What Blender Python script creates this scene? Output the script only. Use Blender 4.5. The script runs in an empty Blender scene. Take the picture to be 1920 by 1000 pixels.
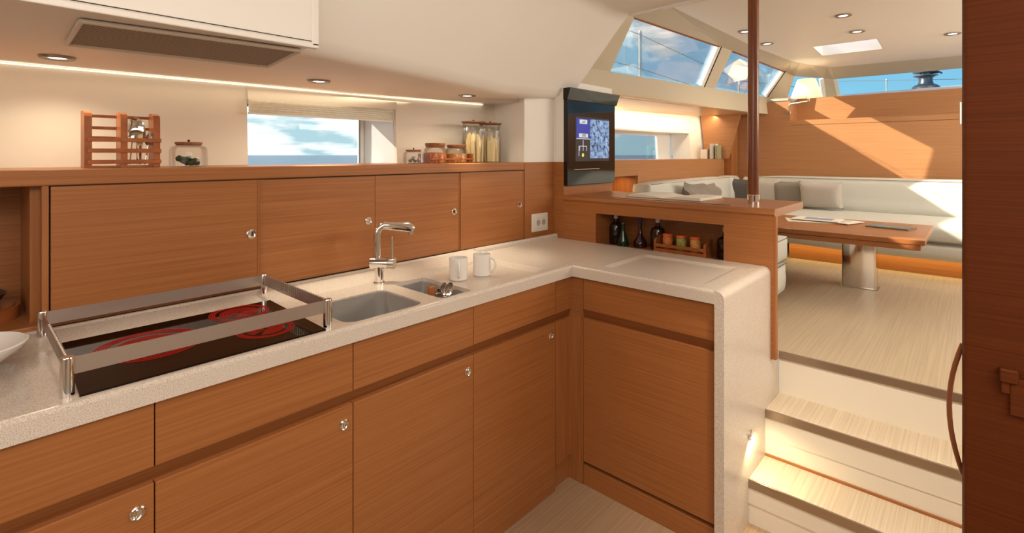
import bpy, bmesh, math, random
from mathutils import Vector, Matrix
random.seed(7)
S = bpy.context.scene
C = S.collection
PI = math.pi
# ------------------------------------------------------------------ camera
cam = bpy.data.cameras.new('camera'); co = bpy.data.objects.new('camera', cam); C.objects.link(co)
cam.sensor_width = 36.0; cam.lens = 948.0/1920*36; cam.clip_start = 0.02; cam.clip_end = 20000
YAW = math.atan2(865, 948)                      # the counter recedes 42.4 degrees to the right of the view axis
co.location = (0, 0, 1.38); co.rotation_euler = (PI/2, 0, YAW - PI/2)
cam.shift_y = -209.0/1920
# view direction = +X turned by YAW towards +Y
S.camera = co
# ------------------------------------------------------------------ world, sun, exposure
S.view_settings.view_transform = 'Standard'; S.view_settings.look = 'None'
S.view_settings.gamma = 1; S.view_settings.use_curve_mapping = False
S.view_settings.exposure = 0.0
SKY = 1.0
W = bpy.data.worlds.new('sky'); S.world = W; W.use_nodes = True
nt = W.node_tree; N = nt.nodes; Lk = nt.links; N.clear()
def nn(tree, t, **k):
    n = tree.nodes.new(t)
    for a, b in k.items(): setattr(n, a, b)
    return n
tc = nn(nt, 'ShaderNodeTexCoord'); sep = nn(nt, 'ShaderNodeSeparateXYZ'); Lk.new(tc.outputs['Generated'], sep.inputs[0])
rmp = nn(nt, 'ShaderNodeValToRGB'); e = rmp.color_ramp.elements
e[0].position = 0.0; e[0].color = (0.36, 0.70, 0.82, 1)
e[1].position = 0.6; e[1].color = (0.04, 0.22, 0.62, 1)
for p_, c_ in ((0.05, (0.31, 0.68, 0.86, 1)), (0.12, (0.25, 0.63, 0.88, 1)), (0.30, (0.15, 0.52, 0.85, 1))):
    x = e.new(p_); x.color = c_
Lk.new(sep.outputs['Z'], rmp.inputs[0])
mp = nn(nt, 'ShaderNodeMapping'); mp.inputs['Scale'].default_value = (3.4, 3.4, 5.5); mp.inputs['Location'].default_value = (0.65, 0.1, 0.3)
Lk.new(tc.outputs['Generated'], mp.inputs[0])
cl = nn(nt, 'ShaderNodeTexNoise'); cl.inputs['Scale'].default_value = 1.5; cl.inputs['Detail'].default_value = 6; cl.inputs['Roughness'].default_value = 0.58
Lk.new(mp.outputs[0], cl.inputs['Vector'])
cr = nn(nt, 'ShaderNodeValToRGB'); cr.color_ramp.elements[0].position = 0.60; cr.color_ramp.elements[1].position = 0.70
# the cloud bank lies on the beam (+Y), low over the sea
yb = nn(nt, 'ShaderNodeMapRange'); yb.inputs[1].default_value = 0.75; yb.inputs[2].default_value = 0.92; yb.inputs[3].default_value = 0.0; yb.inputs[4].default_value = 0.34
Lk.new(sep.outputs['Y'], yb.inputs[0])
ad = nn(nt, 'ShaderNodeMath', operation='ADD'); Lk.new(cl.outputs['Fac'], ad.inputs[0]); Lk.new(yb.outputs[0], ad.inputs[1])
Lk.new(ad.outputs[0], cr.inputs[0])
cc = nn(nt, 'ShaderNodeTexNoise'); cc.inputs['Scale'].default_value = 3.0; cc.inputs['Detail'].default_value = 6
mp2 = nn(nt, 'ShaderNodeMapping'); mp2.inputs['Scale'].default_value = (2.4, 2.4, 13.0); mp2.inputs['Location'].default_value = (0.2, 0.5, 0.1); Lk.new(tc.outputs['Generated'], mp2.inputs[0])
Lk.new(mp2.outputs[0], cc.inputs['Vector'])
ccr = nn(nt, 'ShaderNodeValToRGB'); ccr.color_ramp.elements[0].position = 0.40; ccr.color_ramp.elements[0].color = (0.50, 0.74, 0.80, 1)
ccr.color_ramp.elements[1].position = 0.54; ccr.color_ramp.elements[1].color = (1.35, 1.35, 1.3, 1)
Lk.new(cc.outputs['Fac'], ccr.inputs[0])
mx = nn(nt, 'ShaderNodeMix', data_type='RGBA'); Lk.new(cr.outputs[0], mx.inputs[0]); Lk.new(rmp.outputs[0], mx.inputs[6]); Lk.new(ccr.outputs[0], mx.inputs[7])
bg = nn(nt, 'ShaderNodeBackground'); bg.inputs[1].default_value = SKY; Lk.new(mx.outputs[2], bg.inputs[0])
wo = nn(nt, 'ShaderNodeOutputWorld'); Lk.new(bg.outputs[0], wo.inputs[0])

def light(name, typ, loc, direction, energy, color=(1, .9, .75), **k):
    l = bpy.data.lights.new(name, typ); l.energy = energy; l.color = color
    for a, b in k.items(): setattr(l, a, b)
    o = bpy.data.objects.new(name, l); C.objects.link(o); o.location = loc
    o.rotation_euler = Vector(direction).to_track_quat('-Z', 'Y').to_euler()
    return o
light('sun', 'SUN', (-5, 8, 8), (1.0, -1.4, -0.9), 10, (1, .87, .70), angle=0.012)
# unseen area lamp added as soft fill, standing in for companionway daylight
light('companionway_fill', 'AREA', (0.15, -0.55, 2.08), (0.25, 0.55, -1), 38, (1, .90, .78), shape='RECTANGLE', size=1.6, size_y=0.9)
light('saloon_fill', 'AREA', (4.2, -1.70, 1.95), (0, 1, .22), 50, (1, .92, .80), shape='RECTANGLE', size=2.6, size_y=.5)   # added fill lamp, standing in for starboard windows that are not built
light('steps_fill_spot', 'SPOT', (1.36, .04, 2.10), (.50, -.06, -1), 115, (1, .86, .67), spot_size=math.radians(80), spot_blend=.9, shadow_soft_size=.05)  # unseen spot added to brighten the steps, no fixture built
light('aft_light', 'AREA', (-0.9, 0.3, 1.7), (1, .25, -0.12), 8.5, (1, .90, .80), shape='RECTANGLE', size=1.2, size_y=0.9)

# ------------------------------------------------------------------ materials
def mat(name, col, rough=.5, metal=0, emit=None, es=0, trans=0, coat=0, spec=.5, ior=1.45):
    m = bpy.data.materials.new(name); m.use_nodes = True
    b = m.node_tree.nodes['Principled BSDF']
    b.inputs['Base Color'].default_value = (*col, 1); b.inputs['Roughness'].default_value = rough
    b.inputs['Metallic'].default_value = metal; b.inputs['Coat Weight'].default_value = coat
    b.inputs['Coat Roughness'].default_value = .15
    b.inputs['Specular IOR Level'].default_value = spec; b.inputs['IOR'].default_value = ior
    b.inputs['Transmission Weight'].default_value = trans
    if emit: b.inputs['Emission Color'].default_value = (*emit, 1); b.inputs['Emission Strength'].default_value = es
    return m
def vary(m, scale, c0, c1, p0=.35, p1=.65, detail=4, bump=0, vscale=(1, 1, 1), rough=None):
    """colour from stretched noise in object space"""
    t = m.node_tree; b = t.nodes['Principled BSDF']
    tc = nn(t, 'ShaderNodeTexCoord'); mp = nn(t, 'ShaderNodeMapping'); mp.inputs['Scale'].default_value = vscale
    oi = nn(t, 'ShaderNodeObjectInfo'); va = nn(t, 'ShaderNodeVectorMath', operation='ADD'); sc = nn(t, 'ShaderNodeMath', operation='MULTIPLY'); sc.inputs[1].default_value = 7.3
    t.links.new(oi.outputs['Random'], sc.inputs[0]); t.links.new(tc.outputs['Object'], va.inputs[0]); t.links.new(sc.outputs[0], va.inputs[1])
    t.links.new(va.outputs[0], mp.inputs[0])
    no = nn(t, 'ShaderNodeTexNoise'); no.inputs['Scale'].default_value = scale; no.inputs['Detail'].default_value = detail
    t.links.new(mp.outputs[0], no.inputs['Vector'])
    r = nn(t, 'ShaderNodeValToRGB'); r.color_ramp.elements[0].position = p0; r.color_ramp.elements[1].position = p1
    r.color_ramp.elements[0].color = (*c0, 1); r.color_ramp.elements[1].color = (*c1, 1)
    t.links.new(no.outputs['Fac'], r.inputs[0]); t.links.new(r.outputs[0], b.inputs['Base Color'])
    if bump:
        bu = nn(t, 'ShaderNodeBump'); bu.inputs['Strength'].default_value = bump; bu.inputs['Distance'].default_value = .002
        t.links.new(no.outputs['Fac'], bu.inputs['Height']); t.links.new(bu.outputs[0], b.inputs['Normal'])
    return m
def wood(name, c0, c1, vs, rough=.38, coat=.15, spec=.4):
    return vary(mat(name, c1, rough, coat=coat, spec=spec), 1.0, c0, c1, .3, .7, 5, .05, vs)
WC0, WC1 = (.315, .112, .032), (.42, .165, .052)
F_ = 240
M = {}
M['wood'] = wood('cherry_wood_horizontal', WC0, WC1, (2.2, 2.2, F_))          # vertical faces, grain runs level
M['wood_top'] = wood('cherry_wood_top', WC0, WC1, (F_, 2.2, 5))           # tops, grain along Y
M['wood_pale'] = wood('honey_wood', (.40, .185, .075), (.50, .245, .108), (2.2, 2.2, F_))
M['tread'] = wood('tread_oak_lit', (.60, .49, .36), (.76, .65, .50), (2, 190, 2), .42, .0, .35)  # floor oak lightened, brightness of the lit steps put into the colour
M['teak'] = wood('galley_sole_boards', (.37, .245, .145), (.47, .325, .205), (2, 190, 2), .42, .0, .35)
M['wood_rail_shaded'] = wood('finger_rail_wood_shaded', (.19, .062, .018), (.26, .092, .028), (2.2, 2.2, F_))  # cherry darkened, shade under the drawers put into the colour
M['wood_up'] = wood('cherry_wood_upright', WC0, WC1, (60, 60, 3))
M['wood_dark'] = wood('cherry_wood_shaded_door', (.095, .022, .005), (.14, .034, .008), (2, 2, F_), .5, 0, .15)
M['pole'] = wood('varnished_pole_wood', (.17, .05, .018), (.27, .085, .03), (60, 60, 3), .3, .3)
M['rackwood'] = wood('rack_wood', (.30, .085, .022), (.44, .14, .038), (30, 30, 30), .4)
M['oak'] = wood('pale_oak_floor', (.43, .335, .225), (.55, .445, .315), (2, 190, 2), .42, .0, .35)
M['paint'] = mat('cream_paint', (.74, .67, .57), .55)
M['white'] = mat('white_liner', (.88, .84, .78), .5)
M['tan'] = mat('tan_liner', (.56, .49, .37), .55)
M['riser'] = mat('riser_laminate', (.86, .80, .70), .35)
M['corian'] = vary(mat('speckled_worktop', (.8, .7, .6), .28, spec=.5), 560, (.46, .38, .31), (.75, .67, .595), .36, .52, 2)
M['tray'] = mat('white_tray', (.80, .75, .69), .25)
M['steel'] = mat('brushed_steel', (.62, .56, .50), .32, 1)
M['sinksteel'] = mat('sink_steel', (.70, .66, .62), .38, .15)
M['bezel'] = mat('lamp_bezel', (.34, .30, .25), .35, .8)
M['chrome'] = mat('chrome', (.80, .76, .72), .08, 1)
M['nosing'] = mat('nosing_metal', (.42, .34, .27), .3, .9)
M['rail'] = mat('satin_rail', (.55, .47, .42), .35, .85)
M['black'] = mat('gloss_black', (.008, .007, .006), .06)
M['hob'] = mat('hob_glass', (.010, .004, .002), .05, spec=.4, ior=1.22)
M['groove'] = mat('dark_gap', (.03, .012, .006), .8)
M['red'] = mat('hot_coil', (.10, .01, .005), .5, emit=(1, .05, .025), es=.30)
M['lamp_on'] = mat('lit_lens', (1, 1, 1), .5, emit=(1, .93, .8), es=6)
M['led'] = mat('lit_strip', (1, 1, 1), .5, emit=(1, .90, .70), es=1.3)
M['blind'] = None
M['shade'] = mat('lit_lampshade', (.9, .8, .6), .8, emit=(1, .80, .50), es=.35)
M['ceramic'] = mat('white_ceramic', (.82, .78, .74), .12)
M['cork'] = vary(mat('cork_lid', (.3, .12, .05), .6), 60, (.24, .085, .035), (.36, .15, .07))
M['pasta'] = mat('pasta', (.84, .68, .38), .5)
M['pepper'] = vary(mat('red_lentils', (.6, .15, .03), .6), 140, (.45, .09, .015), (.75, .30, .08))
M['tea'] = vary(mat('orange_spice', (.6, .15, .03), .6), 140, (.50, .16, .03), (.75, .42, .12))
M['herb'] = vary(mat('green_herb', (.3, .3, .05), .6), 160, (.20, .20, .03), (.50, .48, .14))
M['olive'] = mat('dark_leaves', (.06, .07, .03), .7)
M['cushion'] = vary(mat('ivory_upholstery', (.78, .72, .60), .6), 400, (.56, .56, .51), (.64, .64, .59), bump=.1)
M['seam'] = mat('dark_piping', (.12, .09, .07), .7)
M['linen'] = vary(mat('pale_linen', (.6, .55, .5), .85), 300, (.47, .42, .38), (.56, .51, .46), bump=.2)
M['taupe'] = vary(mat('taupe_cloth', (.25, .21, .18), .9), 300, (.22, .19, .16), (.32, .28, .24), bump=.2)
M['char'] = vary(mat('charcoal_cloth', (.10, .09, .08), .9), 300, (.08, .07, .065), (.13, .12, .11), bump=.2)
M['paper'] = mat('paper', (.85, .80, .70), .7)
M['pageedge'] = mat('gilt_page_edge', (.42, .30, .14), .6)
M['inkblue'] = mat('blue_print', (.25, .32, .50), .5)
M['grey'] = mat('grey_plastic', (.20, .19, .18), .5)
M['lightgrey'] = mat('pale_grey_cover', (.60, .58, .54), .5)
M['greenb'] = mat('olive_cover', (.40, .40, .24), .6)
M['navy'] = mat('navy_cover', (.05, .09, .13), .5)
M['slate'] = mat('slate_cover', (.12, .14, .14), .4)
M['winch'] = mat('winch_alloy', (.10, .12, .14), .3, .7)
M['winchred'] = mat('winch_band', (.30, .08, .07), .5)
M['deck'] = mat('grey_deck', (.52, .56, .60), .7)
M['hull'] = mat('white_gelcoat', (.80, .80, .78), .3)
M['mesh'] = None
M['socket'] = mat('white_socket', (.80, .76, .70), .35)
M['socketdark'] = mat('socket_recess', (.45, .42, .38), .6)
M['redlid'] = mat('orange_lid', (.70, .13, .03), .4)
M['bluecap'] = mat('blue_cap', (.02, .05, .25), .4)
M['whitecap'] = mat('white_cap', (.75, .70, .65), .4)
def glassy(name, tint=(1, 1, 1), refl=1.0):
    m = bpy.data.materials.new(name); m.use_nodes = True; t = m.node_tree; t.nodes.clear()
    tr = nn(t, 'ShaderNodeBsdfTransparent'); tr.inputs[0].default_value = (*tint, 1)
    gl = nn(t, 'ShaderNodeBsdfGlossy'); gl.inputs['Roughness'].default_value = .03
    fr = nn(t, 'ShaderNodeFresnel'); fr.inputs[0].default_value = 1.45
    mu = nn(t, 'ShaderNodeMath', operation='MULTIPLY'); mu.inputs[1].default_value = refl; t.links.new(fr.outputs[0], mu.inputs[0])
    mi = nn(t, 'ShaderNodeMixShader'); ou = nn(t, 'ShaderNodeOutputMaterial')
    t.links.new(mu.outputs[0], mi.inputs[0]); t.links.new(tr.outputs[0], mi.inputs[1]); t.links.new(gl.outputs[0], mi.inputs[2]); t.links.new(mi.outputs[0], ou.inputs[0])
    return m
M['glass'] = glassy('window_glass', (.97, .99, 1), .5)
M['jar'] = glassy('jar_glass', (.965, .97, .965), .5)
M['brownglass'] = mat('brown_bottle', (.025, .010, .006), .08, spec=.6)
M['greenglass'] = mat('green_bottle', (.010, .035, .014), .08, spec=.6)
M['wineglass'] = mat('red_bottle', (.035, .010, .012), .08, spec=.6)
# frosted hatch pane
m = mat('frosted_pane', (.95, .97, 1), .8); t = m.node_tree; t.nodes.clear()
a = nn(t, 'ShaderNodeBsdfTranslucent'); a.inputs[0].default_value = (.95, .97, 1, 1); b = nn(t, 'ShaderNodeBsdfTransparent'); mi = nn(t, 'ShaderNodeMixShader'); ou = nn(t, 'ShaderNodeOutputMaterial')
mi.inputs[0].default_value = .9; t.links.new(b.outputs[0], mi.inputs[1]); t.links.new(a.outputs[0], mi.inputs[2]); t.links.new(mi.outputs[0], ou.inputs[0]); M['frost'] = m
m = mat('blind_cloth', (.95, .90, .78), .8); t = m.node_tree; t.nodes.clear()
a = nn(t, 'ShaderNodeBsdfTranslucent'); a.inputs[0].default_value = (.98, .93, .80, 1); b = nn(t, 'ShaderNodeBsdfDiffuse'); b.inputs[0].default_value = (.92, .86, .72, 1); mi = nn(t, 'ShaderNodeMixShader'); ou = nn(t, 'ShaderNodeOutputMaterial')
mi.inputs[0].default_value = .7; t.links.new(b.outputs[0], mi.inputs[1]); t.links.new(a.outputs[0], mi.inputs[2]); t.links.new(mi.outputs[0], ou.inputs[0]); M['blind'] = m
# vent cloth: fine diagonal weave
m = mat('vent_mesh', (.1, .08, .06), .7); t = m.node_tree; b = t.nodes['Principled BSDF']
tc = nn(t, 'ShaderNodeTexCoord'); w1 = nn(t, 'ShaderNodeTexChecker'); w1.inputs['Scale'].default_value = 170; w1.inputs['Color1'].default_value = (.42, .36, .29, 1); w1.inputs['Color2'].default_value = (.17, .14, .11, 1)
mp = nn(t, 'ShaderNodeMapping'); mp.inputs['Rotation'].default_value = (0, 0, .6); t.links.new(tc.outputs['Object'], mp.inputs[0]); t.links.new(mp.outputs[0], w1.inputs['Vector']); t.links.new(w1.outputs[0], b.inputs['Base Color']); M['mesh'] = m
# sea
m = mat('sea_water', (.01, .34, .62), .30, spec=.35); t = m.node_tree; b = t.nodes['Principled BSDF']
tc = nn(t, 'ShaderNodeTexCoord'); no = nn(t, 'ShaderNodeTexNoise'); no.inputs['Scale'].default_value = .6; no.inputs['Detail'].default_value = 8
bu = nn(t, 'ShaderNodeBump'); bu.inputs['Strength'].default_value = .9; bu.inputs['Distance'].default_value = .6
t.links.new(tc.outputs['Object'], no.inputs['Vector']); t.links.new(no.outputs['Fac'], bu.inputs['Height']); t.links.new(bu.outputs[0], b.inputs['Normal'])
wv = nn(t, 'ShaderNodeTexNoise'); wv.inputs['Scale'].default_value = .9; wv.inputs['Detail'].default_value = 10; wv.inputs['Roughness'].default_value = .7
rr = nn(t, 'ShaderNodeValToRGB'); rr.color_ramp.elements[0].position = .42; rr.color_ramp.elements[0].color = (.001, .045, .11, 1); rr.color_ramp.elements[1].position = .64; rr.color_ramp.elements[1].color = (.12, .30, .38, 1)
t.links.new(tc.outputs['Object'], wv.inputs['Vector']); t.links.new(wv.outputs['Fac'], rr.inputs[0]); t.links.new(rr.outputs[0], b.inputs['Base Color'])
M['sea'] = m
# chart screen picture
m = mat('chart_display', (.02, .02, .03), .15); t = m.node_tree; b = t.nodes['Principled BSDF']
tc = nn(t, 'ShaderNodeTexCoord'); no = nn(t, 'ShaderNodeTexNoise'); no.inputs['Scale'].default_value = 38; no.inputs['Detail'].default_value = 6; no.inputs['Roughness'].default_value = .7
r = nn(t, 'ShaderNodeValToRGB'); r.color_ramp.elements[0].position = .40; r.color_ramp.elements[0].color = (.03, .04, .09, 1); r.color_ramp.elements[1].position = .54; r.color_ramp.elements[1].color = (.30, .52, .80, 1)
x = r.color_ramp.elements.new(.46); x.color = (.18, .30, .55, 1); x = r.color_ramp.elements.new(.64); x.color = (.50, .66, .85, 1)
t.links.new(tc.outputs['Object'], no.inputs['Vector']); t.links.new(no.outputs['Fac'], r.inputs[0]); t.links.new(r.outputs[0], b.inputs['Emission Color']); b.inputs['Emission Strength'].default_value = .8
M['chart'] = m
M['sblue'] = mat('screen_blue', (.01, .01, .1), .2, emit=(.03, .06, .38), es=.8)
M['swhite'] = mat('screen_white', (.1, .1, .1), .2, emit=(.75, .80, .82), es=.8)
M['sdark'] = mat('screen_dark', (.02, .02, .02), .2, emit=(.02, .02, .025), es=1)
M['syel'] = mat('screen_yellow', (.2, .2, .02), .2, emit=(.75, .85, .10), es=.8)
M['sink_in'] = mat('screen_ink', (.02, .02, .02), .3)

# ------------------------------------------------------------------ mesh helpers (world coordinates, shifted to the thing's base on link)
def BM(): return bmesh.new()
def box(bm, x0, x1, y0, y1, z0, z1, bev=0, seg=2):
    r = bmesh.ops.create_cube(bm, size=1)
    vs = r['verts']
    for v in vs: v.co = Vector(((x0+x1)/2 + v.co.x*(x1-x0), (y0+y1)/2 + v.co.y*(y1-y0), (z0+z1)/2 + v.co.z*(z1-z0)))
    if bev:
        es = list({e for v in vs for e in v.link_edges})
        bmesh.ops.bevel(bm, geom=es, offset=bev, segments=seg, affect='EDGES', profile=.5)
    return bm
def bx(*a, **k): return box(BM(), *a, **k)
def tube(bm, pts, r, n=10, caps=True, closed=False):
    pts = [Vector(p) for p in pts]; rr = r if isinstance(r, (list, tuple)) else [r]*len(pts)
    rings = []; L = len(pts); up = None
    for i, p in enumerate(pts):
        a = pts[(i-1) % L] if (closed or i) else pts[0]; b = pts[(i+1) % L] if (closed or i < L-1) else pts[-1]
        d = (b-a).normalized()
        if up is None:
            up = d.orthogonal().normalized()
        up = (up - d*up.dot(d)).normalized(); s = d.cross(up)
        rings.append([bm.verts.new(p + (up*math.cos(2*PI*k/n) + s*math.sin(2*PI*k/n))*rr[i]) for k in range(n)])
    for i in range(L if closed else L-1):
        A, B = rings[i], rings[(i+1) % L]
        for k in range(n): bm.faces.new((A[k], A[(k+1) % n], B[(k+1) % n], B[k]))
    if caps and not closed: bm.faces.new(rings[0][::-1]); bm.faces.new(rings[-1])
    return bm
def lathe(bm, prof, cx, cy, z0=0, n=24, squash=1, caps=True):
    rings = []
    for r, z in prof:
        rings.append([bm.verts.new((cx + r*math.cos(2*PI*k/n), cy + r*math.sin(2*PI*k/n)*squash, z0+z)) for k in range(n)])
    for A, B in zip(rings, rings[1:]):
        for k in range(n): bm.faces.new((A[k], A[(k+1) % n], B[(k+1) % n], B[k]))
    if caps:
        if prof[0][0] > 1e-5: bm.faces.new(rings[0][::-1])
        if prof[-1][0] > 1e-5: bm.faces.new(rings[-1])
    return bm
def prism(bm, poly, axis, a, b):
    """extrude a 2-D polygon along an axis; poly in the other two coordinates (cyclic order)"""
    def P(u, v, w):
        return {'x': (w, u, v), 'y': (u, w, v), 'z': (u, v, w)}[axis]
    A = [bm.verts.new(P(u, v, a)) for u, v in poly]; B = [bm.verts.new(P(u, v, b)) for u, v in poly]
    n = len(poly)
    for k in range(n): bm.faces.new((A[k], A[(k+1) % n], B[(k+1) % n], B[k]))
    bm.faces.new(A[::-1]); bm.faces.new(B)
    bmesh.ops.recalc_face_normals(bm, faces=bm.faces)
    return bm
def slab(bm, quad, off):
    """a quad given thickness along vector off"""
    q = [Vector(p) for p in quad]; o = Vector(off)
    A = [bm.verts.new(p) for p in q]; B = [bm.verts.new(p+o) for p in q]
    for k in range(4): bm.faces.new((A[k], A[(k+1) % 4], B[(k+1) % 4], B[k]))
    bm.faces.new(A[::-1]); bm.faces.new(B)
    return bm
def rrect(x0, x1, y0, y1, r, n=5):
    out = []
    for cx, cy, a0 in ((x1-r, y1-r, 0), (x0+r, y1-r, 90), (x0+r, y0+r, 180), (x1-r, y0+r, 270)):
        for k in range(n+1):
            a = math.radians(a0 + 90*k/n); out.append((cx + r*math.cos(a), cy + r*math.sin(a)))
    return out
def rootloc(o):
    v = Vector((0, 0, 0))
    while o: v += o.location; o = o.parent
    return v
def obj(name, bm, m, parent=None, base=None, smooth=None, kind=None):
    bmesh.ops.recalc_face_normals(bm, faces=bm.faces)
    if parent: off = rootloc(parent)
    elif base is not None: off = Vector(base)
    else:
        xs = [v.co for v in bm.verts]
        off = Vector(((min(v.x for v in xs)+max(v.x for v in xs))/2, (min(v.y for v in xs)+max(v.y for v in xs))/2, min(v.z for v in xs)))
    for v in bm.verts: v.co -= off
    if smooth:
        for f in bm.faces: f.smooth = True
        for ed in bm.edges:
            if len(ed.link_faces) == 2 and ed.calc_face_angle(0) > math.radians(38): ed.smooth = False
    me = bpy.data.meshes.new(name); bm.to_mesh(me); bm.free()
    o = bpy.data.objects.new(name, me); C.objects.link(o)
    for mm in (m if isinstance(m, list) else [m]): me.materials.append(mm)
    if parent: o.parent = parent
    else: o.location = off
    if kind: o['kind'] = kind
    return o
def tag(o, label, cat, group=None):
    o['label'] = label; o['category'] = cat
    if group: o['group'] = group
    return o
def thing(name, label, cat, loc, group=None):
    o = bpy.data.objects.new(name, None); C.objects.link(o); o.location = loc; o.empty_display_size = .05
    return tag(o, label, cat, group)
def struct(name, bm, m, parent=None, smooth=None):
    return obj(name, bm, m, parent, smooth=smooth, kind='structure' if parent is None else None)
def boolean(o, cutters):
    for c in cutters:
        md = o.modifiers.new('cut', 'BOOLEAN'); md.operation = 'DIFFERENCE'; md.object = c; md.solver = 'EXACT'
    bpy.context.view_layer.update()
    dg = bpy.context.evaluated_depsgraph_get()
    me = bpy.data.meshes.new_from_object(o.evaluated_get(dg)); o.modifiers.clear(); o.data = me
    for c in cutters: bpy.data.objects.remove(c)
def copy_tree(o, parent=None):
    c = o.copy(); C.objects.link(c); c.parent = parent
    for ch in [x for x in bpy.data.objects if x.parent == o]: copy_tree(ch, c)
    return c
def ysag(X, tab):
    if X <= tab[0][0]: return tab[0][1]
    for (a, b), (c, d) in zip(tab, tab[1:]):
        if X <= c: return b + (d-b)*(X-a)/(c-a)
    return tab[-1][1]

# ------------------------------------------------------------------ room shell
HY = [(-1.6, 2.20), (.08, 2.145), (1.16, 2.095), (1.97, 1.985), (2.1, 1.96)]
HY2 = [(2.7, 2.50), (3.94, 2.37), (5.29, 2.11), (5.6, 2.03)]
struct('floor_galley', bx(-1.8, 2.02, -1.6, 1.75, -.06, 0), M['teak'])
def hullwall(bm, tab, xs, z0, z1, lean=.02):
    for a, b in zip(xs, xs[1:]):
        ya, yb = ysag(a, tab), ysag(b, tab)
        slab(bm, [(a, ya-lean, z0), (b, yb-lean, z0), (b, yb, z1), (a, ya, z1)], (0, .02, 0))
# galley hull side with the opening for the portlight
bm = BM()
hullwall(bm, HY, [-1.8, -.8, .08, .765], 1.30, 1.70)
hullwall(bm, HY, [1.42, 1.7, 1.97, 2.06], 1.30, 1.70)
hullwall(bm, HY, [.765, 1.1, 1.42], 1.598, 1.70)
hullwall(bm, HY, [.765, 1.1, 1.42], 1.28, 1.330)
wall = struct('wall_port', bm, M['paint'])
# portlight 1
yi = 2.10
w = struct('window_1', slab(BM(), [(1.42, 2.06, 1.330), (1.40, 2.33, 1.330), (1.40, 2.33, 1.60), (1.42, 2.08, 1.60)], (.02, 0, 0)), M['hull'])
w['label'] = 'galley portlight in the hull side with deep white reveal'
def sub(name, bm, m, par, **k): return obj(name, bm, m, par, **k)
sub('window_reveal', slab(BM(), [(.745, 2.12, 1.330), (.80, 2.33, 1.330), (.80, 2.33, 1.60), (.745, 2.12, 1.60)], (.02, 0, 0)), M['hull'], w)
sub('window_reveal', bx(.76, 1.42, 2.118, 2.34, 1.600, 1.615), M['hull'], w)
sub('window_sill', bx(.74, 1.43, 2.09, 2.34, 1.310, 1.330), M['hull'], w)
fr = BM()
for a in ((.78, 1.40, 1.592, 1.60), (.78, 1.40, 1.325, 1.336)): box(fr, a[0], a[1], 2.30, 2.32, a[2], a[3])
box(fr, 1.372, 1.40, 2.30, 2.32, 1.33, 1.60, .004); box(fr, .78, .815, 2.30, 2.32, 1.33, 1.60, .004)
sub('window_frame', fr, M['hull'], w)
gk = BM(); tube(gk, [(1.372, 2.298, 1.335), (1.372, 2.298, 1.585), (1.36, 2.298, 1.592), (.82, 2.298, 1.592)], .0035, 6); sub('window_gasket', gk, M['grey'], w)
sub('window_pane', bx(.81, 1.376, 2.308, 2.312, 1.332, 1.596), M['glass'], w)
t = thing('roller_blind', 'cream pleated blind raised to the top of the galley window', 'blind', (1.09, 2.09, 1.545))
for k in range(6):
    z = 1.546 + k*.0088; x0, x1 = .758, 1.416
    pr = BM(); slab(pr, [(x0, 2.074, z), (x1, 2.074, z), (x1, 2.066, z+.0044), (x0, 2.066, z+.0044)], (0, 0, 0)) if 0 else None
    rows = [[pr.verts.new((x, y, zz)) for x in (x0, x1)] for y, zz in ((2.076, z), (2.068, z+.0044), (2.076, z+.0088))]
    pr.faces.new((rows[0][0], rows[0][1], rows[1][1], rows[1][0])); pr.faces.new((rows[1][0], rows[1][1], rows[2][1], rows[2][0]))
    sub('pleat', pr, M['blind'], t)
sub('bottom_rail', bx(.758, 1.416, 2.066, 2.080, 1.540, 1.5455), M['white'], t)
sub('pull_cord', tube(BM(), [(1.413, 2.064, 1.60), (1.414, 2.064, 1.545)], .0015, 6), M['white'], t)

# galley ceiling: soffit, bent side and overhead in one liner
secs = [(-1.8, 1.34, 1.20), (.62, 1.36, 1.22), (1.135, 1.46, 1.27), (1.7, 1.60, 1.33), (2.28, 1.72, 1.40), (2.40, 1.71, 1.36)]
def prof(X, e, tY):
    zz = 1.66 + (0.04*max(0, (X-1.7))/.58 if X > 1.7 else 0)
    ye = e; hull = 2.20 if X < 2 else 2.2
    pts = [(hull, 1.66)]
    if X > 1.7: pts.append((1.80, 1.665))
    else: pts.append((1.80, 1.66))
    d = Vector((tY-ye, 2.13-zz))
    pts += [(ye+.07, zz-.002), (ye+.03, zz+.002), (ye, zz+.015), (ye-.02, zz+.05)]
    y0_, z0_ = ye-.02, zz+.05
    for f in (.3, .6, .92): pts.append((y0_+(tY-y0_)*f, z0_+(2.118-z0_)*f))
    pts += [(tY-.012, 2.122), (tY-.05, 2.128), (1.0, 2.135), (0.4, 2.135), (-1.7, 2.135)]
    return pts
bm = BM(); rows = []
for X, e_, tY in secs: rows.append([bm.verts.new((X, y, z)) for y, z in prof(X, e_, tY)])
for A, B in zip(rows, rows[1:]):
    for k in range(len(A)-1): bm.faces.new((A[k], A[k+1], B[k+1], B[k]))
bmesh.ops.recalc_face_normals(bm, faces=bm.faces)
bmesh.ops.solidify(bm, geom=bm.faces[:], thickness=-.03)
cg = struct('ceiling_galley', bm, M['white'], smooth=True)
struct('trim_1', slab(BM(), [(1.93, 1.488, 2.122), (2.31, 1.4, 2.122), (2.31, 1.404, 2.122), (1.93, 1.492, 2.122)], (0, 0, .006)), M['groove'])
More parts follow.
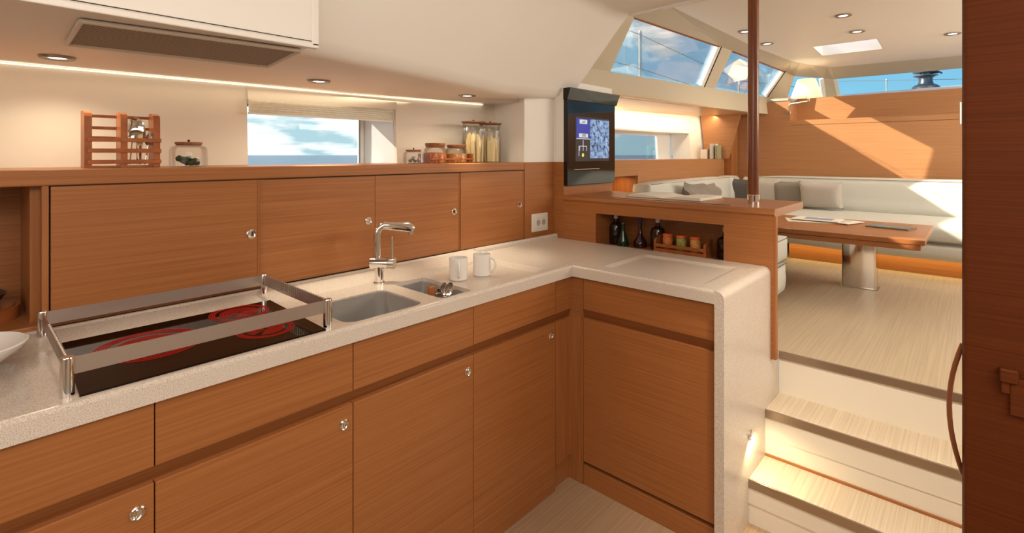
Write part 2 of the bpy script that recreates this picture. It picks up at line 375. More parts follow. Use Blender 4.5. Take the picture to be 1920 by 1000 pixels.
# lit cove strip along the hull
cv = BM()
xs = [-1.6, -.8, .08, .6, 1.16, 1.6, 1.93]
for a, b in zip(xs, xs[1:]):
    ya, yb = ysag(a, HY)-.006, ysag(b, HY)-.006
    slab(cv, [(a, ya-.012, 1.656), (b, yb-.012, 1.656), (b, yb, 1.656), (a, ya, 1.656)], (0, 0, -.003))
tag(obj('light_strip', cv, M['led']), 'thin glowing light strip where galley ceiling meets the hull', 'light strip')
light('strip_glow', 'AREA', (.4, 2.06, 1.64), (0, .15, -1), .8, (1, .84, .6), shape='RECTANGLE', size=2.9, size_y=.03)

# overhead locker box with the vent
t = thing('overhead_locker', 'pale overhead locker box above the hob with vent underneath', 'cabinet', (-.3, 1.4, 1.655))
b_ = bx(-1.7, .612, 1.235, 1.62, 1.655, 2.12, .006); sub('body', b_, M['white'], t)
sub('bottom_rim', bx(-1.7, .619, 1.228, 1.245, 1.650, 1.664, .003), M['white'], t)
sub('end_trim', bx(.600, .619, 1.228, 1.245, 1.655, 2.11, .003), M['white'], t)
sub('seam', bx(-1.7, .598, 1.2265, 1.2275, 1.665, 1.667), M['groove'], t)
t = thing('vent_grille', 'dark rectangular vent grille under the overhead locker', 'vent', (.4, 1.45, 1.65))
vq = [(.166, 1.316), (.592, 1.275), (.632, 1.575), (.177, 1.617)]
sub('mesh_panel', slab(BM(), [(x, y, 1.649) for x, y in vq], (0, 0, .004)), M['mesh'], t)
for (p, q) in zip(vq, vq[1:]+vq[:1]):
    sub('frame_bar', tube(BM(), [(*p, 1.648), (*q, 1.648)], .005, 6), M['paint'], t)
def downlight(x, y, z, label, group, r=.034, watts=6, tilt=(0, 0, -1), ang=115, tiltx=0):
    t = thing('downlight', label, 'ceiling light', (x, y, z), group)
    g = BM(); lathe(g, [(r*.52, 0), (r*.60, -.003), (r*.95, -.004), (r, -.001), (r, .002), (r*.52, .002)], x, y, z, 28, caps=False); sub('bezel', g, M['bezel'], t, smooth=True)
    g = BM(); lathe(g, [(r*.52, -.0008), (r*.52, .0005)], x, y, z, 24); sub('lens', g, M['lamp_on'], t)
    light('downlight_beam', 'SPOT', (x, y, z-.012), tilt, watts, (1, .84, .60), spot_size=math.radians(ang), spot_blend=.7, shadow_soft_size=.02)
    return t
for i, (x, y, lb) in enumerate(((.191, 1.925, 'round steel downlight in soffit left of the vent grille'), (.912, 1.812, 'round steel downlight in soffit above the galley window'), (1.602, 1.745, 'round steel downlight in soffit above the pasta jars'))):
    downlight(x, y, 1.657, lb, 'galley soffit downlights', r=.041, watts=4, tilt=(0, -.05, -1), ang=150)

for x, y in ((.912, 1.778), (1.602, 1.722)):
    light('downlight_core', 'SPOT', (x, y, 1.645), (.02, -.10, -1), 17, (1, .90, .68), spot_size=math.radians(55), spot_blend=1, shadow_soft_size=.01)
# ------------------------------------------------------------------ galley corner walls
bm = BM(); box(bm, 2.02, 2.28, 1.756, 2.1, 1.342, 1.75); struct('wall_corner', bm, M['white'])
bm = BM(); box(bm, 2.0215, 2.279, 1.754, 2.0, .90, 1.3415); wc = struct('wall_corner_panel', bm, M['wood'])
bm = BM(); box(bm, 2.28, 2.79, 1.69, 2.2, 1.342, 1.80); wm = struct('wall_monitor', bm, M['white'])
bm = BM(); box(bm, 2.278, 2.79, 1.688, 2.2, .3, 1.3415); struct('wall_monitor_panel', bm, M['wood'])
struct('trim_2', tube(BM(), [(2.02, 1.7545, 1.343), (2.02, 1.7545, 1.66)], .004, 6), M['white'])
struct('trim_3', tube(BM(), [(2.277, 1.752, 1.342), (2.277, 1.752, 1.70)], .004, 6), M['white'])
struct('trim_8', tube(BM(), [(2.277, 1.752, .94), (2.277, 1.752, 1.341)], .004, 6), M['wood_up'])

# power socket
t = thing('power_socket', 'cream double power socket on wood panel by the corner', 'socket', (2.142, 1.754, .99))
sub('plate', bx(2.075, 2.209, 1.745, 1.754, .965, 1.062, .003), M['socket'], t)
for x in (2.122, 2.168):
    s_ = sub('socket_insert', bx(x-.021, x+.021, 1.7425, 1.7455, .985, 1.042, .004), M['socket'], t)
    g = BM(); lathe(g, [(.016, 0), (.0165, .0008)], 0, 0, 0, 18); bmesh.ops.rotate(g, verts=g.verts, cent=(0, 0, 0), matrix=Matrix.Rotation(PI/2, 3, 'X'))
    bmesh.ops.translate(g, verts=g.verts, vec=(x, 1.7425, 1.013)); sub('contact_recess', g, M['socketdark'], s_)

# ------------------------------------------------------------------ sliding-door cabinet with shelf
t = thing('sliding_door_cabinet', 'long wall cabinet with four sliding wooden doors below the shelf', 'cabinet', (1.1, 1.76, .938))
b_ = BM(); box(b_, -1.7, 2.02, 1.754, 2.16, 1.301, 1.342, .003); sub('shelf_top', b_, M['wood'], t)
sub('shadow_gap', bx(.152, 2.019, 1.770, 1.776, .925, 1.301), M['groove'], t)
sub('jamb', bx(.144, .158, 1.757, 1.80, .925, 1.301, .002), M['wood_up'], t)
sub('jamb', bx(.125, .146, 1.80, 2.12, .925, 1.301), M['wood_up'], t)
sub('back_panel', bx(-1.7, .13, 2.08, 2.10, .925, 1.301), M['wood'], t)
sub('cubby_floor', bx(-1.7, .146, 1.757, 2.10, .925, .946, .003), M['wood'], t)
def knob(par, x, y, z, axis='y', r=.0155, m='chrome'):
    g = BM(); lathe(g, [(r, 0), (r, .003), (r*.86, .0045), (r*.62, .003), (r*.55, .0015), (.0001, .001)], 0, 0, 0, 24)
    bmesh.ops.rotate(g, verts=g.verts, cent=(0, 0, 0), matrix=Matrix.Rotation(PI/2, 3, 'X') if axis == 'y' else Matrix.Rotation(-PI/2, 3, 'Y'))
    bmesh.ops.translate(g, verts=g.verts, vec=(x, y, z)); k = sub('knob', g, M[m], par, smooth=True)
    return k
for i, (a, b, yo, kx) in enumerate(((.160, .677, .754, .650), (.677, 1.122, .762, 1.091), (1.120, 1.568, .760, 1.535), (1.570, 2.017, .756, 1.984))):
    d = sub('door', bx(a+.001, b-.001, 1+yo, 1+yo+.012, .936 + .002, 1.2985, .0015), M['wood'], t)
    knob(d, kx, 1+yo, 1.121)
    if i != 1:
        g = BM(); box(g, b-.007, b-.002, 1+yo-.002, 1+yo, .94, 1.297); sub('door_edge', g, M['wood_up'], d)
sub('shadow_gap', bx(.16, 2.017, 1.7535, 1.78, 1.2985, 1.301), M['groove'], t)

# things in the open cubby
t = thing('wooden_tray', 'round-ended wooden serving tray in the dark open cubby', 'tray', (.02, 1.93, .946))
g = BM(); prism(g, rrect(-.26, .115, 1.83, 2.04, .09, 8), 'z', .946, .978); sub('tray_body', g, M['rackwood'], t, smooth=True)
g = BM(); prism(g, rrect(-.25, .105, 1.84, 2.03, .08, 8), 'z', .978, .982); sub('tray_top', g, M['wood_top'], t)
g = BM(); lathe(g, [(.04, 0), (.075, .010), (.085, .028), (.080, .029), (.07, .014), (.0001, .008)], .005, 1.93, .985, 28)
tag(obj('dark_bowl', g, M['black'], smooth=True), 'black shallow bowl standing on the wooden tray in the cubby', 'bowl')

# ------------------------------------------------------------------ worktop
ZT = .915
t = thing('worktop', 'speckled cream L-shaped stone worktop with sinks and end panel', 'worktop', (1.0, 1.4, ZT-.046))
g = BM()
outl = [(-1.7, 1.247), (1.745, 1.247), (1.745, .655), (2.276, .655), (2.276, 1.748), (-1.7, 1.748)]
prism(g, outl, 'z', ZT-.046, ZT)
ed = [e_ for e_ in g.edges if all(abs(v.co.z-ZT) < 1e-5 for v in e_.verts) and (all(abs(v.co.y-1.247) < 1e-5 for v in e_.verts) or all(abs(v.co.x-1.745) < 1e-5 for v in e_.verts))]
bmesh.ops.bevel(g, geom=ed, offset=.009, segments=3, affect='EDGES', profile=.5)
top = sub('worktop_slab', g, M['corian'], t, smooth=True)
def cutter(poly, z0, z1):
    g = BM(); prism(g, poly, 'z', z0, z1); return obj('cut', g, M['corian'])
def cutter_taper(poly, poly2, z0, z1):
    g = BM(); A = [g.verts.new((x, y, z0)) for x, y in poly2]; B = [g.verts.new((x, y, z1)) for x, y in poly]
    n = len(A)
    for k in range(n): g.faces.new((A[k], A[(k+1) % n], B[(k+1) % n], B[k]))
    g.faces.new(A[::-1]); g.faces.new(B); return obj('cut', g, M['corian'])
cut = [cutter(rrect(.722, .990, 1.272, 1.512, .035), .8, 1.0),
       cutter(rrect(1.056, 1.193, 1.272, 1.545, .012), .8, 1.0),
       cutter_taper(rrect(1.215, 1.667, 1.268, 1.618, .02), rrect(1.225, 1.570, 1.282, 1.606, .015), ZT-.011, ZT+.011),
       cutter_taper(rrect(1.79, 2.195, .690, 1.165, .025), rrect(1.832, 2.150, .735, 1.120, .02), ZT-.008, ZT+.008),
       cutter_taper(rrect(-.55, .100, 1.285, 1.615, .06), rrect(-.53, .080, 1.305, 1.595, .05), ZT-.014, ZT+.014),
       cutter([(-.02 + .075*math.cos(a*PI/16), 1.40 + .075*math.sin(a*PI/16)) for a in range(32)], .8, 1.0)]
boolean(top, cut)
for p in top.data.polygons: p.use_smooth = False
# end panel beside the steps
g = BM(); box(g, 1.745, 2.276, .622, .655, 0, ZT)
ed = [e_ for e_ in g.edges if all(abs(v.co.z-ZT) < 1e-5 for v in e_.verts) and all(abs(v.co.y-.622) < 1e-5 for v in e_.verts)]
bmesh.ops.bevel(g, geom=ed, offset=.028, segments=7, affect='EDGES', profile=.5)
sub('end_panel', g, M['corian'], t, smooth=True)
sub('end_panel_extension', bx(2.2762, 2.402, .6222, .650, 0, .527), M['corian'], t)
# coved upstand
g = BM(); prism(g, [(1.752, .9365), (1.744, .9365), (1.736, .932), (1.640, .917), (1.622, .9152), (1.622, .914), (1.752, .914)], 'x', -1.7, 1.64)
prism(g, [(1.752, .9375), (1.735, .9375), (1.730, .930), (1.728, .914), (1.752, .914)], 'x', 1.64, 2.276)
sub('upstand', g, M['corian'], t)
def basin(x0, x1, y0, y1, r, z, name='sink_basin'):
    g = BM(); P1 = rrect(x0+.001, x1-.001, y0+.001, y1-.001, r); P0 = rrect(x0+.01, x1-.01, y0+.01, y1-.01, r); Pm2 = rrect(x0+.002, x1-.002, y0+.002, y1-.002, r)
    rows = [[g.verts.new((x, y, zz)) for x, y in P] for P, zz in ((P1, ZT-(.004 if x0 < 1 else .013)), (Pm2, z+.02), (P0, z))]
    n = len(P1)
    for A, B in zip(rows, rows[1:]):
        for k in range(n): g.faces.new((A[k], A[(k+1) % n], B[(k+1) % n], B[k]))
    g.faces.new(rows[-1])
    bmesh.ops.solidify(g, geom=g.faces[:], thickness=.0015)
    s_ = sub(name, g, M['sinksteel'], t, smooth=True)
    g = BM(); lathe(g, [(.022, 0), (.024, .002), (.012, .001)], (x0+x1)/2, (y0+y1)/2, z+.001, 20); sub('drain', g, M['chrome'], s_)
basin(.722, .990, 1.272, 1.512, .035, .775)
basin(1.056, 1.193, 1.272, 1.545, .012, .825)
g = BM(); lathe(g, [(.074, -.016), (.072, -.05), (.05, -.085), (.0001, -.09)], -.02, 1.40, ZT, 28); sub('round_basin', g, M['sinksteel'], t, smooth=True)
g = BM(); box(g, 1.566, 1.888, 1.2835, 1.2855, ZT-.0005, ZT+.0006); sub('lid_joint', g, M['socketdark'], t)
g = BM(); lathe(g, [(.0035, 0), (.003, .002), (.0001, .0025)], 2.19, .685, ZT, 10); sub('drain_pin', g, M['steel'], t)

# bowl at the left
t = thing('white_bowl', 'large white flared bowl standing left of the hob', 'bowl', (.005, 1.545, ZT-.014))
g = BM(); lathe(g, [(.03, 0), (.034, .004), (.036, .022), (.060, .040), (.095, .066), (.101, .078), (.098, .080), (.088, .066), (.05, .045), (.0001, .038)], .005, 1.545, ZT-.014, 40); sub('bowl_shell', g, M['ceramic'], t, smooth=True)

# ------------------------------------------------------------------ base cabinets
def cab_long(x0, x1, label, knobx=None, split=.193, big=1.0):
    t = thing('base_cabinet', label, 'cabinet', ((x0+x1)/2, 1.5, 0), 'wooden base cabinets under the worktop')
    g = BM(); box(g, x0+.0005, x1-.0005, 1.29, 1.74, 0, .40); box(g, x0+.0005, x1-.0005, 1.56, 1.74, .40, .865); box(g, x0+.0005, x1-.0005, 1.29, 1.56, .40, .745)
    sub('body', g, M['groove'], t)
    sub('drawer_front', bx(x0+.0012, x1-.0012, 1.267, 1.288, .728, .8625, .001), M['wood'], t)
    g = BM(); prism(g, [(1.2685, .7275), (1.281, .6965), (1.281, .690), (1.292, .690), (1.292, .7275)], 'x', x0, x1); sub('finger_rail', g, M['wood_rail_shaded'], t)
    d = sub('door', bx(x0+.0012, x1-.0012, 1.267, 1.288, split+.001, .694, .0015), M['wood'], t)
    sub('plinth', bx(x0+.0008, x1-.0008, 1.268, 1.288, .0, split-.001, .001), M['wood'], t)
    if knobx:
        k = knob(d, knobx, 1.267, .645, r=.0145*big)
        g = BM(); box(g, knobx-.0022, knobx+.0022, 1.262, 1.2665, .6385, .6515, .001); sub('key_slot', g, M['chrome'], k)
cab_long(-1.10, -.640, 'wooden base cabinet farthest left under the worktop', None)
cab_long(-.640, -.180, 'wooden base cabinet under the left sink beyond the hob', None)
cab_long(-.180, .278, 'leftmost visible wooden base cabinet, round latch near its top right corner', .248)
cab_long(.278, .737, 'wooden base cabinet directly below the hob', .709)
cab_long(.737, 1.193, 'wooden base cabinet below the two sinks', 1.166)
cab_long(1.193, 1.655, 'wooden base cabinet next to the corner, below the mugs', 1.623)
t = thing('corner_filler', 'narrow wooden filler where the two cabinet runs meet', 'cabinet', (1.70, 1.3, 0))
sub('filler_panel', bx(1.656, 1.764, 1.267, 1.288, .105, .694), M['wood_up'], t)
sub('filler_panel', bx(1.656, 1.764, 1.267, 1.288, .728, .8645), M['wood'], t)
sub('toe_panel', bx(1.656, 1.764, 1.280, 1.290, 0, .105), M['wood'], t)
g = BM(); prism(g, [(1.2685, .7275), (1.281, .6965), (1.281, .690), (1.292, .690), (1.292, .7275)], 'x', 1.655, 1.765); sub('finger_rail', g, M['wood_rail_shaded'], t)
sub('filler_panel', bx(1.765, 1.785, 1.209, 1.289, 0, .694), M['wood_up'], t)
sub('filler_panel', bx(1.765, 1.785, 1.209, 1.289, .728, .8645), M['wood'], t)
sub('back_panel', bx(1.767, 1.785, 1.209, 1.289, .690, .732), M['wood'], t)
sub('body', bx(1.66, 2.26, 1.293, 1.72, 0, .86), M['groove'], t)
sub('corner_bead', tube(BM(), [(1.666, 1.2665, .105), (1.666, 1.2665, .694)], .0022, 6), M['wood_up'], t)
sub('corner_bead', tube(BM(), [(1.7645, 1.2125, .0), (1.7645, 1.2125, .86)], .0018, 6), M['wood_up'], t)
t = thing('peninsula_cabinet', 'wooden front-opening cabinet in the short leg of the counter', 'cabinet', (2.0, .93, 0), 'wooden base cabinets under the worktop')
g = BM(); box(g, 1.79, 2.27, .66, 1.205, 0, .69); box(g, 1.795, 2.27, .66, 1.205, .69, .868); sub('body', g, M['groove'], t)
sub('drawer_front', bx(1.765, 1.786, .6585, 1.207, .735, .8625, .001), M['wood'], t)
g = BM(); prism(g, [(1.7665, .7345), (1.779, .7005), (1.779, .694), (1.792, .694), (1.792, .7345)], 'y', .6585, 1.207); sub('finger_rail', g, M['wood_rail_shaded'], t)
sub('door', bx(1.765, 1.786, .6585, 1.207, .098, .698, .0015), M['wood'], t)
sub('plinth', bx(1.767, 1.786, .6585, 1.207, 0, .083, .001), M['wood'], t)

# ------------------------------------------------------------------ hob and its guard rail
t = thing('ceramic_hob', 'black glass hob with three glowing red heating zones', 'hob', (.41, 1.47, ZT))
g = BM(); prism(g, [(.157, 1.267), (.657, 1.267), (.670, 1.677), (.173, 1.677)], 'z', ZT, ZT+.004); sub('glass_plate', g, M['hob'], t)
def burner(cx, cy, R, n):
    g = BM(); rings = []
    step = R*.058
    r = R
    k = 0
    while r > R*.12:
        if not (R*.68 < r < R*.77): rings.append(r)
        r -= step
    for r in rings:
        w = step*.29; N_ = 64
        a = [g.verts.new((cx+(r)*math.cos(2*PI*i/N_), cy+(r)*math.sin(2*PI*i/N_), ZT+.0046)) for i in range(N_)]
        b = [g.verts.new((cx+(r-w*1.6)*math.cos(2*PI*i/N_), cy+(r-w*1.6)*math.sin(2*PI*i/N_), ZT+.0046)) for i in range(N_)]
        for i in range(N_):
            ang = (i/N_) % 1
            if r < R*.68 and abs(((ang-.62+.5) % 1)-.5) < .03: continue
            g.faces.new((a[i], a[(i+1) % N_], b[(i+1) % N_], b[i]))
    bmesh.ops.solidify(g, geom=g.faces[:], thickness=.0004)
    sub('heating_zone', g, M['red'], t)
burner(.315, 1.478, .112, 0); burner(.555, 1.585, .078, 0); burner(.550, 1.385, .071, 0)
t = thing('guard_rail', 'low brushed steel rail on four posts around the hob', 'rail', (.41, 1.5, ZT))
PX0, PX1, PY0, PY1 = .142, .674, 1.290, 1.715
for (x, y) in ((PX0, PY0), (PX1, PY0), (PX0, PY1), (PX1, PY1)):
    g = BM(); r_ = .0115; lathe(g, [(r_, 0), (r_, .073), (r_*.9, .076), (.0001, .0762)], x, y, ZT, 20); p = sub('post', g, M['chrome'], t, smooth=True)
for (a, b) in (((PX0, PY0), (PX1, PY0)), ((PX0, PY1), (PX1, PY1))):
    sub('rail_bar', bx(a[0]+.011, b[0]-.011, a[1]-.0015, a[1]+.0015, ZT+.040, ZT+.073), M['rail'], t)
for x in (PX0, PX1):
    s_ = sub('rail_bar', bx(x-.0015, x+.0015, PY0+.011, PY1-.011, ZT+.040, ZT+.073), M['rail'], t)
    g = BM()
    for k in range(20):
        y = PY0+.03 + k*.0135; box(g, x-.003 , x+.003, y-.0012, y+.0012, ZT+.050, ZT+.0745)
    sub('rib', g, M['steel'], s_)

# ------------------------------------------------------------------ tap
t = thing('kitchen_tap', 'tall chrome swan-neck tap behind the large sink', 'tap', (1.035, 1.60, ZT))
X, Y = 1.035, 1.600
g = BM(); lathe(g, [(.021, 0), (.021, .003), (.0165, .005), (.0165, .066)], X, Y, ZT, 28); sub('base_column', g, M['chrome'], t, smooth=True)
ax = Vector((.62, -.78, 0)).normalized()
ctr = Vector((X, Y, ZT+.072))
g = BM(); tube(g, [ctr-ax*.030, ctr+ax*.034], .021, 28); sub('mixer_body', g, M['chrome'], t, smooth=True)
cap = sub('lever_cap', tube(BM(), [ctr+ax*.035, ctr+ax*.058], .0205, 28), M['steel'], t, smooth=True)
lp = ctr+ax*.047
sub('lever', tube(BM(), [lp+Vector((0, 0, .015)), lp+Vector((0, 0, .098))], .0048, 12), M['chrome'], cap, smooth=True)
sp = ctr-ax*.008; out = Vector((.93, -.36, 0)).normalized()
pts = [sp+Vector((0, 0, z)) for z in (.01, .04, .08, .104)]
top_ = sp+Vector((0, 0, .104))
for k in range(1, 9):
    a = k/8*math.radians(78); pts.append(top_ + out*(.032*(1-math.cos(a))) + Vector((0, 0, .032*math.sin(a))))
last = pts[-1]; dr = (out*math.cos(math.radians(8)) - Vector((0, 0, math.sin(math.radians(8)))))
sub('riser_pipe', tube(BM(), pts, .0135, 20), M['chrome'], t, smooth=True)
sub('spout', tube(BM(), [last-dr*.004, last+dr*.095, last+dr*.110+Vector((0, 0, -.003))], [.0150, .0185, .014], 20), M['chrome'], t, smooth=True)
nz = last+dr*.100; sub('nozzle', tube(BM(), [nz+Vector((0, 0, -.008)), nz+Vector((0, 0, -.026))], .009, 14), M['steel'], t, smooth=True)

# mugs
def mug(x, y, ang, label):
    z = ZT-.010
    t = thing('mug', label, 'mug', (x, y, z), 'white mugs on the drainer')
    g = BM(); lathe(g, [(.032, 0), (.0345, .002), (.035, .006), (.035, .082), (.034, .084), (.032, .083), (.032, .008), (.0001, .006)], x, y, z, 36); sub('mug_body', g, M['ceramic'], t, smooth=True)
    d = Vector((math.cos(ang), math.sin(ang), 0)); c = Vector((x, y, z))
    pts = [c+d*(.033)+Vector((0, 0, .070))]
    for k in range(9):
        a = -PI/2 + PI*k/8
        pts.append(c + d*(.036 + .022*math.cos(a)) + Vector((0, 0, .043 - .027*math.sin(a))))
    pts.append(c+d*.033+Vector((0, 0, .014)))
    sub('mug_handle', tube(BM(), pts, .0045, 10), M['ceramic'], t, smooth=True)
mug(1.290, 1.455, math.radians(-128), 'white mug nearer the sinks, handle facing the viewer')
mug(1.400, 1.440, math.radians(-62), 'white mug nearer the corner, handle to the right')

# cutlery in the small sink
t = thing('cutlery_holder', 'brown and steel cutlery holder standing in the small sink', 'holder', (1.10, 1.335, .827))
sub('side_plate', bx(1.070, 1.094, 1.352, 1.366, .827, .936, .003), M['rackwood'], t)
g = BM()
for k in range(9):
    a = 2*PI*k/9; tube(g, [(1.105+.026*math.cos(a), 1.335+.026*math.sin(a), .828), (1.105+.026*math.cos(a), 1.335+.026*math.sin(a), .905)], .0012, 6)
for z in (.829, .866, .904): tube(g, [(1.105+.026*math.cos(2*PI*k/20), 1.335+.026*math.sin(2*PI*k/20), z) for k in range(20)], .0015, 6, closed=True)
sub('wire_basket', g, M['chrome'], t)
g = BM(); lathe(g, [(.025, 0), (.025, .002)], 1.105, 1.335, .8275, 20); sub('basket_base', g, M['steel'], t)
def spoon(base, tip, w, L, label, name='spoon', roll=0, m='chrome', group='cutlery in the small sink', cat='spoon'):
    """oval bowl at the top of a thin handle"""
    base, tip = Vector(base), Vector(tip); d = (tip-base).normalized()
    t = thing(name, label, cat, tuple(base), group)
    neck = tip - d*L
    sub('handle', tube(BM(), [base, neck], [.0022, .0016], 8), M[m], t, smooth=True)
    g = BM(); bmesh.ops.create_uvsphere(g, u_segments=16, v_segments=10, radius=1)
    s_ = d.cross(Vector((math.cos(roll), math.sin(roll), 0))).normalized(); n_ = s_.cross(d)
    for v in g.verts:
        x, y, z = v.co; zz = z
        depth = -.35*(1-x*x)*(1-z*z)*w if y > 0 else -.35*(1-x*x)*(1-z*z)*w - .0012
        v.co = tip - d*(L*.5) + d*(z*L*.55) + s_*(x*w*(1-.25*z)) + n_*(depth)
    sub('bowl', g, M[m], t, smooth=True)
sps = [((1.10, 1.33, .832), (1.088, 1.325, .930), .013, .045, 'teaspoon standing in the wire basket, nearest the brown plate'),
       ((1.112, 1.345, .832), (1.124, 1.338, .942), .012, .040, 'teaspoon with a raised bowl in the middle of the basket'),
       ((1.11, 1.335, .832), (1.135, 1.318, .944), .014, .042, 'upright spoon, rightmost in the wire basket')]
for b0, tp, w_, L_, lb in sps: spoon(b0, tp, w_, L_, lb, roll=math.radians(-130))
t = thing('fork', 'thin fork with upright tines in the wire basket', 'fork', (1.098, 1.345, .832), 'cutlery in the small sink')
sub('handle', tube(BM(), [(1.098, 1.345, .832), (1.103, 1.352, .915)], .002, 8), M['chrome'], t)
g = BM()
for k in range(4): tube(g, [(1.103+.004*(k-1.5)*.8, 1.352-.004*(k-1.5)*.6, .915), (1.104+.004*(k-1.5)*.8, 1.353-.004*(k-1.5)*.6, .945)], .001, 6)
box(g, 1.096, 1.110, 1.350, 1.354, .911, .917); sub('tines', g, M['chrome'], t)

# ------------------------------------------------------------------ objects on the long shelf
ZS = 1.342
t = thing('utensil_rack', 'slatted reddish wooden utensil rack on the galley shelf', 'rack', (.335, 1.90, ZS))
x0, x1, yf, yb_ = .243, .425, 1.872, 1.935
def side(x):
    g = BM(); prism(g, [(yf, ZS), (yf, ZS+.150), (yf+.008, ZS+.160), (yf+.028, ZS+.167), (yb_, ZS+.167), (yb_, ZS)], 'x', x, x+.017); return sub('side_board', g, M['rackwood'], t)
for x in (x0, (x0+x1)/2-.008, x1-.017): side(x)
for z in (.012, .045, .077): sub('front_slat', bx(x0+.006, x1+.002, yf-.006, yf, ZS+z, ZS+z+.0125, .001), M['rackwood'], t)
for z in (.085, .115, .150): sub('back_slat', bx(x0+.006, x1-.006, yb_-.006, yb_, ZS+z, ZS+z+.009, .001), M['rackwood'], t)
sub('base_board', bx(x0+.006, x1-.006, yf+.004, yb_-.004, ZS+.001, ZS+.007), M['rackwood'], t)
spoon((.372, 1.897, ZS+.010), (.365, 1.888, ZS+.152), .022, .050, 'steel ladle with round bowl standing in the utensil rack', 'ladle', math.radians(-101), group='utensils in the wooden rack', cat='ladle')
for k, (a, lb) in enumerate((((.385, 1.905), 'slim steel serving spoon at the right inside the utensil rack'), ((.358, 1.903), 'steel serving spoon behind the ladle in the utensil rack'), ((.395, 1.899), 'short steel spoon leaning right in the utensil rack'))):
    spoon((a[0]-.004, a[1], ZS+.010), (a[0]+.006*k, a[1]+.004, ZS+.128-.01*k), .011, .04, lb, 'serving_spoon', math.radians(-101), group='utensils in the wooden rack')
t = thing('spatula', 'flat beige spatula standing behind the ladle in the rack', 'spatula', (.379, 1.895, ZS+.010), 'utensils in the wooden rack')
sub('handle', tube(BM(), [(.379, 1.898, ZS+.010), (.379, 1.898, ZS+.07)], .003, 8), M['cork'], t); sub('blade', bx(.372, .386, 1.896, 1.900, ZS+.065, ZS+.115, .002), M['pasta'], t)

def jar(name, label, x, y, R, H, content, ch, lidH=.012, neck=.75, group=None, knobr=.003, cat='jar', lidR=None, m='pepper'):
    t = thing(name, label, cat, (x, y, ZS), group)
    g = BM(); lathe(g, [(R*.9, 0), (R, .004), (R, H*.72), (R*.93, H*.86), (R*neck, H*.95), (R*neck, H)], x, y, ZS, 32, caps=False); g2 = g
    bmesh.ops.contextual_create(g, geom=[e_ for e_ in g.edges if e_.is_boundary and e_.verts[0].co.z < ZS+.001])
    sub('glass_body', g, M['jar'], t, smooth=True)
    lr = lidR or R*neck*1.08
    g = BM(); lathe(g, [(lr*.92, 0), (lr*.95, lidH*.3), (lr, lidH*.5), (lr, lidH), (lr*.98, lidH*1.05)], x, y, ZS+H-.004, 28); l = sub('lid', g, M['cork'], t, smooth=True)
    g = BM(); bmesh.ops.create_uvsphere(g, u_segments=10, v_segments=8, radius=knobr*1.3); bmesh.ops.translate(g, verts=g.verts, vec=(x, y, ZS+H+lidH+.001)); sub('lid_knob', g, M['groove'], l, smooth=True)
    if content == 'fill':
        g = BM(); lathe(g, [(R*.92, .003), (R*.95, .006), (R*.95, ch*.95), (R*.7, ch), (.0001, ch*1.02)], x, y, ZS, 28)
        sub('filling', g, M[m], t, kind='stuff')
    elif content == 'pasta':
        g = BM()
        for k in range(36):
            a = random.random()*2*PI; r_ = R*.80*math.sqrt(random.random()); hh = ch*(.82+.30*random.random()); la = random.random()*2*PI
            px, py = x+r_*math.cos(a), y+r_*math.sin(a); qx, qy = x+(r_*math.cos(a))*.98+.006*math.cos(la), y+r_*math.sin(a)*.98+.006*math.sin(la)
            d = Vector((qx-px, qy-py, hh)).normalized(); s_ = d.cross(Vector((math.cos(la), math.sin(la), 0))).normalized()*.0072
            n_ = s_.cross(d).normalized()*.0016
            A = Vector((px, py, ZS+.004)); B = Vector((qx, qy, ZS+hh)); Tp = B+d*.010
            vs = [g.verts.new(p) for p in (A-s_-n_, A+s_-n_, A+s_+n_, A-s_+n_, B-s_-n_, B+s_-n_, B+s_+n_, B-s_+n_, Tp)]
            for f in ((0, 1, 5, 4), (1, 2, 6, 5), (2, 3, 7, 6), (3, 0, 4, 7), (0, 3, 2, 1), (4, 5, 8), (5, 6, 8), (6, 7, 8), (7, 4, 8)): g.faces.new([vs[i] for i in f])
        sub('filling', g, M['pasta'], t, kind='stuff')
    elif content == 'leaves':
        for k in range(ch):
            a = random.random()*2*PI; r_ = R*.62*random.random(); s0 = .006+.008*random.random()
            g = BM(); bmesh.ops.create_icosphere(g, subdivisions=2, radius=s0)
            for v in g.verts: v.co = v.co*(.8+.4*random.random()); v.co.z *= .75
            bmesh.ops.translate(g, verts=g.verts, vec=(x+r_*math.cos(a), y+r_*math.sin(a), ZS+.012+.008*(k % 3)))
            sub('dried_fruit', g, M[m], t, smooth=True)
    return t
jar('squat_jar', 'squat clear glass jar with flat brown lid beside the utensil rack', .510, 1.90, .054, .074, 'leaves', 14, .010, .66, m='olive')
jar('small_jar', 'nearly empty small glass jar right of the galley window', 1.400, 1.885, .047, .058, 'leaves', 8, .008, .7, group='storage jars on the galley shelf', m='taupe')
